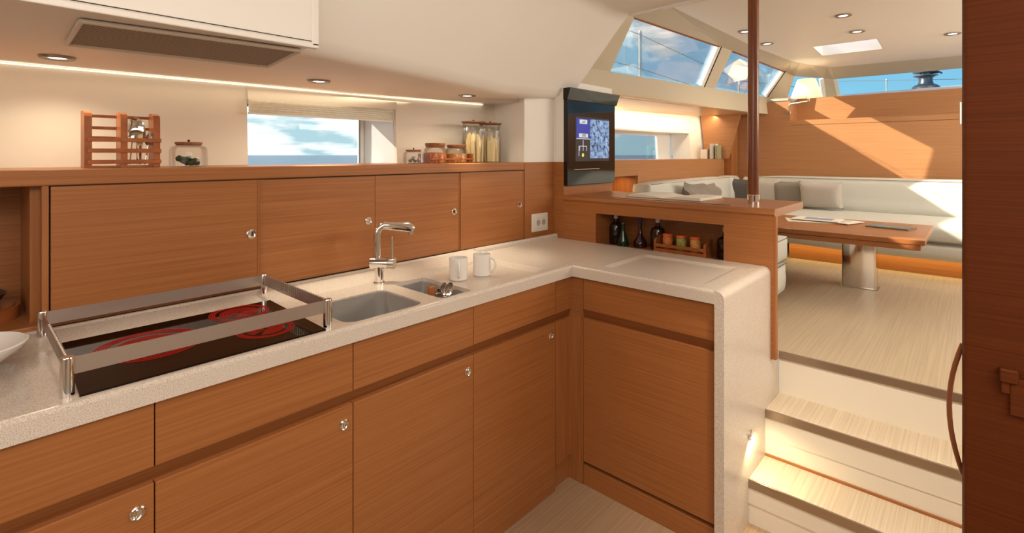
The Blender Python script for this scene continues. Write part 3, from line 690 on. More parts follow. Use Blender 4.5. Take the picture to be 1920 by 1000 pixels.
# two preserve jars in a slatted tray
t = thing('jar_tray', 'low slatted wooden tray holding two orange-filled jars', 'tray', (1.59, 1.88, ZS))
sub('tray_rail', bx(1.455, 1.725, 1.828, 1.834, ZS+.016, ZS+.023, .001), M['rackwood'], t)
sub('tray_rail', bx(1.455, 1.725, 1.926, 1.932, ZS+.016, ZS+.023, .001), M['rackwood'], t)
for x in (1.455, 1.719): sub('tray_end', bx(x, x+.006, 1.834, 1.926, ZS, ZS+.045, .001), M['rackwood'], t)
for k in range(14): sub('tray_peg', tube(BM(), [(1.465+k*.0192, 1.831, ZS), (1.465+k*.0192, 1.831, ZS+.017)], .0018, 6), M['rackwood'], t)
jar('preserve_jar', 'glass jar of red-orange lentils with thick brown lid, left in tray', 1.522, 1.880, .055, .078, 'fill', .050, .020, .80, 'storage jars on the galley shelf', .0008, m='pepper')
jar('preserve_jar', 'glass jar of pale orange grain with brown lid, beside the pasta', 1.655, 1.880, .055, .076, 'fill', .046, .016, .80, 'storage jars on the galley shelf', .0008, m='tea')
jar('pasta_jar', 'tall glass jar of pasta, left of the pair', 1.770, 1.880, .056, .205, 'pasta', .130, .007, 1.0, 'storage jars on the galley shelf', .004, lidR=.062)
jar('pasta_jar', 'tall glass jar of pasta, right of the pair nearest the corner', 1.895, 1.885, .056, .203, 'pasta', .125, .007, 1.0, 'storage jars on the galley shelf', .004, lidR=.062)

# ------------------------------------------------------------------ bar / chart counter between galley and saloon
ZB = 1.156
t = thing('bar_counter', 'wooden chart counter with bottle niche behind the peninsula worktop', 'counter', (2.5, 1.2, .53))
g = BM()
ny0, ny1, nz0, nz1 = .814, 1.478, .895, 1.071
box(g, 2.278, 2.298, .608, ny0, .532, 1.13); box(g, 2.278, 2.30, ny1, 1.688, .53, 1.13)
box(g, 2.278, 2.30, ny0, ny1, nz1, 1.13); box(g, 2.278, 2.30, ny0, ny1, .53, nz0)
sub('front_panel', g, M['wood'], t)
g = BM(); prism(g, [(2.270, ZB-.022), (2.274, ZB-.006), (2.284, ZB), (2.745, ZB), (2.745, ZB-.034), (2.28, ZB-.034)], 'y', .606, 1.688); sub('counter_top', g, M['wood_top'], t)
sub('back_panel', bx(2.535, 2.55, .80, 1.688, .53, ZB-.034), M['wood'], t)
sub('side_panel', bx(2.30, 2.535, .80, .812, .53, ZB-.034), M['wood'], t)
sub('niche_lining', bx(2.52, 2.53, ny0, ny1, nz0, nz1), M['wood'], t)
sub('niche_lining', bx(2.30, 2.53, ny0-.008, ny0, nz0, nz1), M['wood'], t)
sub('niche_lining', bx(2.30, 2.53, ny1, ny1+.008, nz0, nz1), M['wood'], t)
sub('niche_lining', bx(2.30, 2.53, ny0, ny1, nz1, nz1+.008), M['wood'], t)
sub('niche_floor', bx(2.278, 2.53, ny0, ny1, nz0-.01, nz0), M['wood'], t)
sub('lid_slot', bx(2.308, 2.330, .80, 1.41, ZB-.0005, ZB+.0008), M['groove'], t)
sub('edge_bead', bx(2.275, 2.299, .601, .609, .532, ZB-.03, .001), M['wood_up'], t)
NZ = nz0
def bottle(x, y, prf, mm, capm, caph, label, capr=None, xtra=None):
    t = thing('bottle', label, 'bottle', (x, y, NZ), 'bottles in the counter niche')
    g = BM(); lathe(g, prf, x, y, NZ, 24); b = sub('bottle_body', g, M[mm], t, smooth=True)
    zt = prf[-1][1]; r_ = capr or prf[-1][0]+.002
    g = BM(); lathe(g, [(r_, -.004), (r_, caph), (r_*.9, caph+.001)], x, y, NZ+zt, 16); sub('cap', g, M[capm], t, smooth=True)
spir = [(.036, 0), (.038, .004), (.038, .085), (.032, .105), (.012, .118), (.010, .140)]
bottle(2.44, 1.452, spir, 'brownglass', 'whitecap', .014, 'dark bottle with white cap, farthest left in the niche')
bottle(2.40, 1.385, [(.030, 0), (.032, .004), (.028, .03), (.012, .075), (.009, .105), (.013, .118)], 'greenglass', 'greenb', .003, 'short green pear-shaped bottle beside the leftmost bottle', .006)
bottle(2.43, 1.300, [(.034, 0), (.036, .005), (.033, .03), (.012, .065), (.008, .10), (.009, .140)], 'wineglass', 'bluecap', .016, 'slender dark red bottle with blue cap')
bottle(2.44, 1.205, spir, 'brownglass', 'whitecap', .014, 'dark bottle with white cap left of the spice rack')
bottle(2.43, .860, [(.036, 0), (.038, .004), (.038, .075), (.034, .092), (.012, .105), (.010, .130)], 'brownglass', 'whitecap', .014, 'dark bottle with white cap right of the spice rack')
t = thing('spice_rack', 'small wooden spice rack holding three jars in the niche', 'rack', (2.40, 1.05, NZ))
for y in (.925, 1.175):
    g = BM(); prism(g, [(2.345, NZ), (2.345, NZ+.060), (2.352, NZ+.066), (2.43, NZ+.085), (2.43, NZ)], 'y', y-.006, y+.006); sub('side_board', g, M['rackwood'], t)
sub('front_rail', bx(2.345, 2.352, .93, 1.17, NZ+.030, NZ+.045, .001), M['rackwood'], t)
sub('front_rail', bx(2.345, 2.352, .93, 1.17, NZ+.004, NZ+.016, .001), M['rackwood'], t)
sub('rack_floor', bx(2.350, 2.428, .93, 1.17, NZ+.016, NZ+.021), M['rackwood'], t)
for y, mm, lb in ((1.125, 'pepper', 'spice jar with red-brown powder, leftmost in the rack'), (1.055, 'herb', 'spice jar of green herbs in the middle of the rack'), (.985, 'tea', 'spice jar of orange spice, rightmost in the rack')):
    j = thing('spice_jar', lb, 'jar', (2.385, y, NZ+.021), 'spice jars in the small rack')
    g = BM(); lathe(g, [(.022, 0), (.024, .003), (.024, .052), (.021, .060)], 2.385, y, NZ+.021, 20); sub('jar_body', g, M[mm], j, smooth=True)
    g = BM(); lathe(g, [(.024, .060), (.0245, .062), (.0245, .071), (.023, .073)], 2.385, y, NZ+.021, 20); sub('lid', g, M['redlid'], j, smooth=True)

# open logbook on the counter
t = thing('open_book', 'open book with blank cream pages lying on the counter', 'book', (2.46, 1.19, ZB))
def pt(u, v, z): # u across the two pages, v away from reader
    o = Vector((2.545, 1.165, ZB)); du = Vector((-.055, -.998, 0)).normalized(); dv = Vector((.998, -.055, 0)).normalized()
    return o + du*u + dv*v + Vector((0, 0, z))
for sgn, nm in ((-1, 'left_page_block'), (1, 'right_page_block')):
    g = BM(); rows = []
    for i in range(9):
        f = i/8; u = sgn*f*.20; z = .004 + .014*math.sin(min(1, f*1.6)*PI/2)*(1-.25*f)
        rows.append([g.verts.new(pt(u, v, zz)) for v, zz in ((-.125, .002), (-.125, z), (.125, z), (.125, .002))])
    for A, B in zip(rows, rows[1:]):
        for k in range(4): g.faces.new((A[k], A[(k+1) % 4], B[(k+1) % 4], B[k]))
    g.faces.new(rows[0]); g.faces.new(rows[-1][::-1])
    sub('page_block', g, M['paper'], t, smooth=True)
g = BM(); slab(g, [pt(-.208, -.131, .0), pt(.208, -.131, 0), pt(.208, .131, 0), pt(-.208, .131, 0)], (0, 0, .0025)); sub('cover', g, M['pageedge'], t)
# pole
t = thing('handhold_pole', 'tall brown wooden pole with chrome foot standing on the counter', 'pole', (2.448, .742, ZB))
g = BM(); lathe(g, [(.0235, .04), (.0235, 1.21)], 2.448, .742, ZB, 28); sub('shaft', g, M['pole'], t, smooth=True)
g = BM(); lathe(g, [(.0255, 0), (.0255, .042), (.0238, .044)], 2.448, .742, ZB, 28); sub('foot', g, M['chrome'], t, smooth=True)

# monitor
t = thing('chart_plotter', 'tall glossy black display panel on the wall above the counter', 'monitor', (2.53, 1.68, 1.21))
sub('housing', bx(2.276, 2.782, 1.662, 1.688, 1.209, 1.690, .003), M['black'], t)
g = BM(); prism(g, [(1.662, 1.690), (1.690, 1.690), (1.690, 1.755), (1.640, 1.755)], 'x', 2.276, 2.800); sub('hood', g, M['black'], t)
scr = sub('screen', bx(2.352, 2.708, 1.660, 1.6625, 1.345, 1.600), M['sdark'], t)
sub('chart_picture', bx(2.500, 2.705, 1.6588, 1.660, 1.362, 1.590), M['chart'], scr)
sub('data_panel', bx(2.360, 2.496, 1.6588, 1.660, 1.478, 1.590), M['sblue'], scr)
sub('data_field', bx(2.390, 2.466, 1.6580, 1.6588, 1.560, 1.584), M['swhite'], scr)
sub('data_field', bx(2.384, 2.474, 1.6580, 1.6588, 1.482, 1.504), M['swhite'], scr)
sub('divider_line', bx(2.360, 2.496, 1.6580, 1.660, 1.472, 1.476), M['swhite'], scr)
g = BM()
for x in (2.39, 2.425, 2.46): box(g, x, x+.003, 1.6585, 1.660, 1.405, 1.432)
box(g, 2.39, 2.463, 1.6585, 1.660, 1.430, 1.433); box(g, 2.425, 2.428, 1.6585, 1.660, 1.432, 1.465); box(g, 2.383, 2.386, 1.6585, 1.66, 1.375, 1.432)
sub('diagram', g, M['swhite'], scr)
g = BM(); lathe(g, [(.011, 0), (.011, .001)], 0, 0, 0, 16); bmesh.ops.rotate(g, verts=g.verts, cent=(0, 0, 0), matrix=Matrix.Rotation(PI/2, 3, 'X')); bmesh.ops.translate(g, verts=g.verts, vec=(2.424, 1.6598, 1.380)); sub('indicator', g, M['syel'], scr)
# figures on the display
def text(s, size, loc, rot, m, par, name='lettering'):
    cu = bpy.data.curves.new(name, 'FONT'); cu.body = s; cu.size = size; cu.extrude = .0002; cu.align_x = 'CENTER'; cu.align_y = 'CENTER'
    o = bpy.data.objects.new('tmp', cu); C.objects.link(o); bpy.context.view_layer.update()
    me = bpy.data.meshes.new_from_object(o.evaluated_get(bpy.context.evaluated_depsgraph_get())); bpy.data.objects.remove(o)
    o = bpy.data.objects.new(name, me); C.objects.link(o); me.materials.clear(); me.materials.append(m); o.parent = par; o.location = Vector(loc)-rootloc(par); o.rotation_euler = rot
    return o
text('.nnf', .024, (2.428, 1.6576, 1.572), (PI/2, 0, 0), M['sink_in'], scr)
text('.008', .024, (2.430, 1.6576, 1.493), (PI/2, 0, 0), M['sink_in'], scr)
sub('trim_line', bx(2.345, 2.60, 1.6608, 1.662, 1.298, 1.300), M['steel'], t)

# ------------------------------------------------------------------ steps
t = thing('companion_steps', 'three pale steps with metal nosings up to the saloon', 'steps', (2.2, -.2, 0))
YS0, YS1 = -1.2, .622
def stepn(xf, xb, z0, z1, last=False):
    g = BM(); box(g, xf+.006, xf+.024, YS0, YS1, z0-.02 if z0 else 0, z1-.03); sub('riser', g, M['riser'], t)
    if not last:
        box(g_ := BM(), xf+.003, xf+.006, YS0, YS1, z0+.075, z1-.03); sub('riser_lip', g_, M['riser'], t)
    if not last:
        sub('tread', bx(xf+.006, xb+.012, YS0, YS1, z1-.028, z1-.001, .0006), M['tread'], t)
        sub('base_trim', bx(xb-.001, xb+.006, YS0, YS1, z1-.002, z1+.008), M['wood'], t) if z0 == 0 else None
    sub('nosing', bx(xf, xf+.008, YS0, YS1, z1-.032, z1+.001, .001), M['nosing'], t)
g = BM(); box(g, 2.03, 2.21, YS0, YS1, 0, .135); box(g, 2.21, 2.42, YS0, YS1, 0, .319); sub('stair_core', g, M['groove'], t)
stepn(1.995, 2.20, 0, .166); stepn(2.20, 2.398, .166, .350); stepn(2.398, 2.5, .350, .530, True)
t2 = thing('step_light', 'small round chrome courtesy light on the white panel beside the steps', 'light', (2.012, .622, .30))
g = BM(); lathe(g, [(.020, 0), (.020, .004), (.016, .007), (.0001, .008)], 0, 0, 0, 20); bmesh.ops.rotate(g, verts=g.verts, cent=(0, 0, 0), matrix=Matrix.Rotation(PI/2, 3, 'X')); bmesh.ops.translate(g, verts=g.verts, vec=(2.012, .6215, .326)); sub('bezel', g, M['chrome'], t2, smooth=True)
g = BM(); lathe(g, [(.010, 0), (.010, .002)], 0, 0, 0, 16); bmesh.ops.rotate(g, verts=g.verts, cent=(0, 0, 0), matrix=Matrix.Rotation(.9, 3, 'X')); bmesh.ops.translate(g, verts=g.verts, vec=(2.012, .6135, .318)); sub('lens', g, M['lamp_on'], t2)
light('step_light_beam', 'SPOT', (2.012, .598, .318), (.25, .05, -1), 2.0, (1, .80, .45), spot_size=math.radians(150), spot_blend=.6, shadow_soft_size=.008)

# ------------------------------------------------------------------ saloon floor and furniture
struct('floor_saloon', bx(2.404, 5.7, -1.8, 2.1, .50, .529), M['oak'])
struct('wall_port_saloon', (lambda g: (hullwall(g, HY2, [2.6, 3.0, 3.25], 1.30, 1.82, .05), hullwall(g, HY2, [5.02, 5.29, 5.5], 1.30, 1.82, .05), hullwall(g, HY2, [3.25, 3.94, 5.02], 1.60, 1.82, .02), hullwall(g, HY2, [3.25, 3.94, 5.02], 1.28, 1.335, .05), g)[-1])(BM()), M['white'])
w = struct('window_2', slab(BM(), [(5.02, 2.13, 1.335), (4.99, 2.30, 1.335), (4.99, 2.32, 1.61), (5.02, 2.16, 1.61)], (.02, 0, 0)), M['hull'])
w['label'] = 'wide saloon portlight in the hull side beyond the display'
sub('window_reveal', slab(BM(), [(3.25, 2.43, 1.60), (5.02, 2.14, 1.60), (5.02, 2.34, 1.60), (3.25, 2.62, 1.60)], (0, 0, .015)), M['hull'], w)
sub('window_sill', slab(BM(), [(3.25, 2.38, 1.320), (5.02, 2.10, 1.320), (5.02, 2.34, 1.320), (3.25, 2.62, 1.320)], (0, 0, .015)), M['hull'], w)
def w2(x): return 2.60 + (2.325-2.60)*(x-3.25)/1.77
g = BM()
for a, b, z0, z1 in ((3.25, 5.02, 1.575, 1.602), (3.25, 5.02, 1.333, 1.340)):
    slab(g, [(a, w2(a), z0), (b, w2(b), z0), (b, w2(b), z1), (a, w2(a), z1)], (0, .015, 0))
for a, b in ((4.78, 5.02), (3.90, 4.05)): slab(g, [(a, w2(a)-.005, 1.333), (b, w2(b)-.005, 1.333), (b-.02, w2(b), 1.6), (a-.02, w2(a), 1.6)], (0, .02, 0))
sub('window_frame', g, M['hull'], w)
g = BM(); slab(g, [(3.25, w2(3.25)+.01, 1.335), (5.0, w2(5.0)+.01, 1.335), (5.0, w2(5.0)+.01, 1.60), (3.25, w2(3.25)+.01, 1.60)], (0, .003, 0)); sub('window_pane', g, M['glass'], w)

t = thing('hull_sideboard', 'long wooden ledge with cubby running below the saloon window', 'shelf', (4.1, 1.87, .9))
g = BM(); prism(g, [(2.79, 1.872), (5.40, 1.872), (5.40, 2.03), (3.94, 2.31), (2.79, 2.43)], 'z', 1.318, 1.342); sub('ledge_top', g, M['wood_top'], t)
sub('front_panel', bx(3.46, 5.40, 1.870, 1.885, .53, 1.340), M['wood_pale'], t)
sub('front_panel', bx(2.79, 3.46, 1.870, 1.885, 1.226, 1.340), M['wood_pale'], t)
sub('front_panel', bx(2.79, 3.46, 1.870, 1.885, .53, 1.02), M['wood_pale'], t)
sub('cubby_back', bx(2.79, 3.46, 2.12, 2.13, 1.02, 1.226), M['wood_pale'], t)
sub('cubby_floor', bx(2.79, 3.46, 1.885, 2.12, 1.01, 1.02), M['wood_top'], t)
sub('cubby_divider', bx(3.45, 3.465, 1.885, 2.12, 1.02, 1.226), M['wood_up'], t)
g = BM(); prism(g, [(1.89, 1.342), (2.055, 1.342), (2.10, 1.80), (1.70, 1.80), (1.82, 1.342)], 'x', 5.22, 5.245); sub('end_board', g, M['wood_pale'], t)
sub('post', bx(5.25, 5.44, 1.80, 1.885, .9, 1.80), M['wood_up'], t)
g = BM(); prism(g, [(2.60, 1.86), (5.40, 1.55), (5.40, 2.12), (3.94, 2.42), (2.60, 2.56)], 'z', 1.788, 1.800); struct('ceiling_sidedeck', g, wood('soffit_wood', (.56, .33, .17), (.66, .41, .23), (2, 80, 2)))
light('hull_cove_glow', 'AREA', (4.3, 2.20, 1.775), (.1, .35, -1), 5, (1, .78, .48), shape='RECTANGLE', size=1.9, size_y=.04)
light('cubby_glow', 'AREA', (3.25, 1.98, 1.215), (0, .1, -1), .8, (1, .7, .35), shape='RECTANGLE', size=.3, size_y=.1)
# books on the ledge
bk = [(5.03, 'white', .10, .095, 'white book standing at the left end of the ledge books'), (5.045, 'slate', .08, .105, 'dark slate book beside the white one'), (5.06, 'navy', .08, .110, 'thin navy book in the ledge row'),
      (5.10, 'lightgrey', .13, .150, 'tall pale grey book, tallest on the ledge'), (5.13, 'paper', .06, .150, 'narrow cream book beside the tall grey one'), (5.16, 'greenb', .10, .135, 'olive book right of the cream one'), (5.185, 'greenb', .10, .135, 'olive book nearest the end board')]
bx_ = [(1.99, 2.06), (1.975, 1.985), (1.96, 1.97), (1.93, 1.955), (1.915, 1.925), (1.90, 1.912), (1.885, 1.897)]
for (xc, mm, dpt, hh, lb), (ya, yb2) in zip(bk, bx_):
    w_ = .05 if mm != 'white' else .05
    t = thing('book', lb, 'book', (5.14, (ya+yb2)/2, 1.342), 'books on the hull ledge')
    x0b, x1b = 5.215-dpt-.0, 5.212
    sub('cover', bx(x0b, x1b, ya, yb2, 1.342, 1.342+hh, .0012), M[mm], t); sub('pages', bx(x0b+.004, x1b-.001, ya+.0015, yb2-.0015, 1.344, 1.342+hh+.0006), M['paper'], t)

def cushion(name, x0, x1, y0, y1, z0, z1, par, r=.03, bulge=.012, m='cushion', seams=True, n=6):
    g = BM(); box(g, x0, x1, y0, y1, z0, z1)
    bmesh.ops.subdivide_edges(g, edges=g.edges[:], cuts=n, use_grid_fill=True)
    cx, cy, cz = (x0+x1)/2, (y0+y1)/2, (z0+z1)/2; hx, hy, hz = (x1-x0)/2, (y1-y0)/2, (z1-z0)/2
    for v in g.verts:
        u, v_, w_ = (v.co.x-cx)/hx, (v.co.y-cy)/hy, (v.co.z-cz)/hz
        # round the edges: clamp to inner box then push out by r
        ix = max(-(hx-r), min(hx-r, v.co.x-cx)); iy = max(-(hy-r), min(hy-r, v.co.y-cy)); iz = max(-(hz-r), min(hz-r, v.co.z-cz))
        d = Vector((v.co.x-cx-ix, v.co.y-cy-iy, v.co.z-cz-iz))
        if d.length > 0: d = d.normalized()*r
        p = Vector((cx+ix, cy+iy, cz+iz))+d
        if abs(u) > .999: p.x += math.copysign(bulge*(1-v_**4)*(1-w_**2), u)
        if abs(v_) > .999: p.y += math.copysign(bulge*(1-u**4)*(1-w_**2), v_)
        if abs(w_) > .999: p.z += math.copysign(bulge*.6*(1-u**4)*(1-v_**4), w_)
        v.co = p
    c = sub(name, g, M[m], par, smooth=True)
    return c
def seamline(par, pts, r=.0022): return sub('piping', tube(BM(), pts, r, 5), M['seam'], par)
# rear bench along the forward bulkhead
t = thing('bulkhead_bench', 'long ivory bench along the bulkhead behind the table', 'bench', (4.9, .3, .53), 'ivory saloon seating')
sub('plinth', bx(4.65, 5.2, -1.5, 1.13, .53, .665), M['wood'], t)
sub('base', bx(4.55, 5.3, -1.5, 1.67, .664, .765), M['cushion'], t)
s1 = cushion('seat_cushion', 4.50, 5.20, -1.45, 1.68, .770, .900, t, .035, n=9)
s2 = cushion('seat_front', 4.505, 4.60, -1.45, 1.10, .662, .778, t, .03, n=7)
bk_ = cushion('backrest', 5.15, 5.37, -1.45, 1.68, .86, 1.178, t, .04, n=9)
for v in bk_.data.vertices:
    if v.co.z > .45: v.co.x += .045*(v.co.z-.33)/.3
seamline(s1, [(4.503, 1.10, .872), (4.503, -1.4, .872)]); seamline(s1, [(4.497, 1.08, .781), (4.497, -1.4, .781)]); seamline(s2, [(4.497, 1.08, .772), (4.497, -1.4, .772)])
seamline(bk_, [(5.20, 1.64, 1.170), (5.20, -1.4, 1.170)])
# hull bench
t = thing('hull_bench', 'ivory hull-side bench with sloping backrest under the wooden ledge', 'bench', (4.2, 1.6, .53), 'ivory saloon seating')
sub('plinth', bx(3.35, 4.60, 1.30, 1.85, .53, .68), M['wood'], t)
cushion('seat_cushion', 3.29, 4.47, 1.25, 1.84, .68, .900, t, .035)
b1 = cushion('backrest', 3.34, 4.97, 1.70, 1.862, .86, 1.175, t, .03)
b2 = cushion('backrest', 4.985, 5.22, 1.70, 1.862, .90, 1.172, t, .03)
seamline(b1, [(3.36, 1.712, 1.168), (4.95, 1.712, 1.168)]); seamline(b2, [(5.0, 1.712, 1.166), (5.25, 1.712, 1.166)])
# short bench behind the counter
t = thing('counter_bench', 'short ivory bench end showing beside the counter', 'bench', (2.9, 1.2, .53), 'ivory saloon seating')
sub('plinth', bx(2.60, 3.10, .82, 1.6, .53, .61), M['wood'], t)
c1 = cushion('seat_cushion', 2.57, 3.25, .79, 1.60, .775, .920, t, .025, .02); c2 = cushion('seat_base', 2.57, 3.22, .79, 1.60, .60, .772, t, .03, .02)
cushion('backrest', 2.57, 2.66, .80, 1.6, .92, 1.10, t, .03)
seamline(c1, [(2.60, .788, .905), (3.20, .788, .905)]); seamline(c1, [(2.60, .788, .786), (3.20, .788, .786)]); seamline(c2, [(2.60, .788, .764), (3.18, .788, .764)])
seamline(c1, [(3.252, .82, .905), (3.252, 1.5, .905)])
# under-bench glow
light('plinth_glow', 'AREA', (4.60, .2, .655), (.25, 0, -1), 2, (1, .76, .32), shape='RECTANGLE', size=2.2, size_y=.03)
light('plinth_glow', 'AREA', (3.10, 1.1, .65), (.4, 0, -1), 1.2, (1, .72, .32), shape='RECTANGLE', size=.6, size_y=.03)

# table
t = thing('saloon_table', 'low wooden folding table on a chrome pedestal', 'table', (3.83, .7, .53))
sub('lower_leaf', bx(3.425, 4.195, .205, 1.20, .872, .900, .002), M['wood'], t)
sub('upper_leaf', bx(3.42, 4.20, .187, 1.21, .902, .930, .003), M['wood_top'], t)
sub('leaf_gap', bx(3.435, 4.185, .21, 1.19, .899, .903), M['groove'], t)
g = BM(); prism(g, rrect(3.885, 3.985, .452, .635, .010, 3), 'z', .530, .872); sub('pedestal', g, M['chrome'], t, smooth=True)
sub('foot_plate', bx(3.872, 3.998, .44, .647, .529, .534, .001), M['steel'], t)
def sheet(name, cx, cy, L_, W_, th, ang, z, m, par=None):
    g = BM(); c, s_ = math.cos(ang), math.sin(ang)
    q = [(cx+c*a-s_*b, cy+s_*a+c*b, z) for a, b in ((-L_/2, -W_/2), (L_/2, -W_/2), (L_/2, W_/2), (-L_/2, W_/2))]
    slab(g, q, (0, 0, th)); return g
mags = [(3.92, .815, .30, .20, 1.9, 'magazine', 'bottom magazine of the loose pile on the table'), (3.98, .70, .29, .20, 1.25, 'magazine', 'open white magazine lying to the right in the pile'), (3.96, .79, .28, .20, 1.55, 'magazine', 'magazine with blue print on top of the pile')]
zz = .9305
for i, (a, b, L_, W_, an, nm, lb) in enumerate(mags):
    t = thing(nm, lb, 'magazine', (a, b, zz), 'magazines on the saloon table')
    sub('pages', sheet('p', a, b, L_, W_, .004, an, zz, None), M['paper'], t)
    sub('cover_print', sheet('p', a+.01, b-.01, L_*.6, W_*.55, .0006, an, zz+.004, None), M['inkblue'] if i != 1 else M['lightgrey'], t)
    zz += .0048
t = thing('tablet', 'thin dark grey tablet lying at the right of the table', 'tablet', (3.89, .375, .9305))
sub('body', sheet('p', 3.895, .378, .155, .22, .007, math.radians(-12), .9305, None), M['grey'], t)
sub('screen', sheet('p', 3.895, .378, .125, .20, .0006, math.radians(-12), .9376, None), M['black'], t)

def pillow(cx, cy, cz, w_, h_, d_, rz, rx, mm, label, crump=0, ry=0):
    g = BM(); n = 14
    def row(sgn):
        R = []
        for i in range(n+1):
            for j in range(n+1):
                u, v = 2*i/n-1, 2*j/n-1
                th = (max(0, (1-u**4)*(1-v**4)))**.5
                pin = 1 - .09*(1-abs(u*v))*(abs(u)**4+abs(v)**4)/2 - .0
                x = u*w_/2*(1-.07*(1-v*v)*abs(u)**3); z = v*h_/2*(1-.07*(1-u*u)*abs(v)**3)
                y = sgn*d_/2*th + crump*.02*math.sin(5*u+3*v)*math.cos(4*v-2*u)
                R.append((x, y, z))
        return R
    A = [g.verts.new(p) for p in row(1)]; B = [g.verts.new(p) for p in row(-1)]
    for i in range(n):
        for j in range(n):
            a = i*(n+1)+j; g.faces.new((A[a], A[a+1], A[a+n+2], A[a+n+1])); g.faces.new((B[a], B[a+n+1], B[a+n+2], B[a+1]))
    bmesh.ops.remove_doubles(g, verts=g.verts, dist=.0005)
    Mx = Matrix.Translation((cx, cy, cz)) @ Matrix.Rotation(rz, 4, 'Z') @ Matrix.Rotation(rx, 4, 'X') @ Matrix.Rotation(ry, 4, 'Y')
    g.transform(Mx)
    t = obj('pillow', g, M[mm], smooth=True); tag(t, label, 'pillow', 'scatter pillows on the saloon benches'); return t
pillow(5.03, .975, 1.035, .33, .25, .12, -PI/2, .30, 'linen', 'pale linen pillow, rightmost on the bulkhead bench')
pillow(5.10, 1.225, 1.03, .30, .24, .11, -PI/2, .25, 'taupe', 'taupe pillow between two pale ones on the bulkhead bench')
pillow(5.10, 1.44, 1.04, .28, .26, .10, -PI/2+.1, .25, 'linen', 'pale pillow partly hidden behind the pole')
pillow(5.08, 1.665, 1.03, .24, .26, .10, -PI/2+.35, .25, 'char', 'charcoal pillow in the corner, left of the pole', ry=.1)
pillow(4.00, 1.575, 1.035, .62, .26, .10, .0, -.45, 'taupe', 'crumpled grey-taupe pillow against the hull bench backrest', crump=1.4, ry=.05)

# ------------------------------------------------------------------ forward bulkhead with recess
BX = 5.45
g = BM(); box(g, BX, BX+.02, 1.315, 1.90, .53, 1.905); box(g, BX, BX+.02, -1.8, 1.315, .53, 1.716)
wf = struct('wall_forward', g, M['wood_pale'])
sub('panel_groove', bx(BX-.0008, BX, -1.8, 1.30, 1.668, 1.671), M['groove'], wf)
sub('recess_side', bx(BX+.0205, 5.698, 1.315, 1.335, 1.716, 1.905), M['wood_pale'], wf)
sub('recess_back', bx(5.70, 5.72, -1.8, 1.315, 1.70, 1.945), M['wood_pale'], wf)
sub('recess_floor', bx(BX+.021, 5.698, -1.8, 1.3145, 1.696, 1.7158), M['wood_top'], wf)
g = BM(); prism(g, [(BX+.022, 1.90), (BX+.022, 1.338), (5.722, 1.338), (5.722, -1.8), (6.15, -1.8), (6.15, .95), (6.02, 1.10), (5.76, 1.42), (5.5, 1.60)], 'z', 1.915, 1.938); struct('trim_4', g, M['tan'])
# wall lamp
t = thing('wall_lamp', 'wall lamp with cream cone shade on a bent steel arm', 'lamp', (5.43, 1.28, 1.80))
g = BM(); lathe(g, [(.016, 0), (.016, .010), (.013, .012)], 0, 0, 0, 16); bmesh.ops.rotate(g, verts=g.verts, cent=(0, 0, 0), matrix=Matrix.Rotation(-PI/2, 3, 'Y')); bmesh.ops.translate(g, verts=g.verts, vec=(5.449, 1.322, 1.79)); sub('wall_plate', g, M['steel'], t)
sub('arm', tube(BM(), [(5.44, 1.322, 1.79), (5.42, 1.32, 1.80), (5.41, 1.315, 1.855), (5.40, 1.295, 1.872), (5.38, 1.15, 1.882), (5.375, 1.14, 1.886), (5.375, 1.138, 1.915)], .010, 10), M['steel'], t, smooth=True)
g = BM(); lathe(g, [(.018, -.018), (.018, .006), (.006, .008), (.006, .10)], 5.36, 1.150, 1.925, 14); sub('bulb_socket', g, M['steel'], t)
g = BM(); lathe(g, [(.130, 0), (.075, .165)], 5.36, 1.155, 1.925, 40, caps=False); bmesh.ops.solidify(g, geom=g.faces[:], thickness=.002); sub('shade', g, M['shade'], t, smooth=True)
light('wall_lamp_bulb', 'POINT', (5.36, 1.155, 1.99), (0, 0, -1), 1.6, (1, .78, .48), shadow_soft_size=.03)

# ------------------------------------------------------------------ coachroof side: coaming, posts, header, windows
BP = [(2.30, 1.97, 1.962), (3.06, 1.866, 1.962), (4.29, 1.695, 1.962), (4.46, 1.672, 1.962), (5.49, 1.53, 1.962), (5.60, 1.50, 1.962), (5.71, 1.405, 1.963), (5.98, 1.11, 1.963), (6.02, 1.02, 1.963), (6.10, .07, 1.985), (6.06, -1.0, 1.963), (6.0, -1.5, 1.963)]
TP = [(2.30, 1.74, 2.32), (3.04, 1.67, 2.30), (4.30, 1.555, 2.285), (4.50, 1.535, 2.28), (5.56, 1.385, 2.215), (5.62, 1.365, 2.20), (5.66, 1.325, 2.172), (5.85, 1.108, 2.150), (5.88, 1.03, 2.136), (5.95, .07, 2.144), (5.92, -1.0, 2.136), (5.88, -1.5, 2.136)]
CP = [(2.30, 1.60, 2.408), (3.114, 1.477, 2.364), (4.379, 1.372, 2.296), (4.55, 1.350, 2.286), (5.20, 1.245, 2.251), (5.32, 1.200, 2.245), (5.42, 1.16, 2.24), (5.62, 1.04, 2.229), (5.665, 1.004, 2.226), (5.722, .07, 2.223), (5.70, -1.0, 2.223), (5.66, -1.5, 2.223)]
def band(bm, A, B, idx, th=.03):
    """quads between polylines A and B over segment indices, thickened outwards"""
    for i in idx:
        q = [Vector(A[i]), Vector(A[i+1]), Vector(B[i+1]), Vector(B[i])]
        n_ = (q[1]-q[0]).cross(q[3]-q[0]).normalized()
        ctr_ = Vector((3.8, 0, 1.9)); mid = sum(q, Vector())/4
        if n_.dot(mid-ctr_) < 0: n_ = -n_
        slab(bm, q, n_*th)
solid = [0, 2, 4, 5, 7]; wins = [1, 3, 6, 8]
g = BM(); band(g, BP, TP, [0, 2, 5, 7], .035); band(g, BP, TP, [4], .035); wp = struct('wall_coachroof', g, M['tan'])
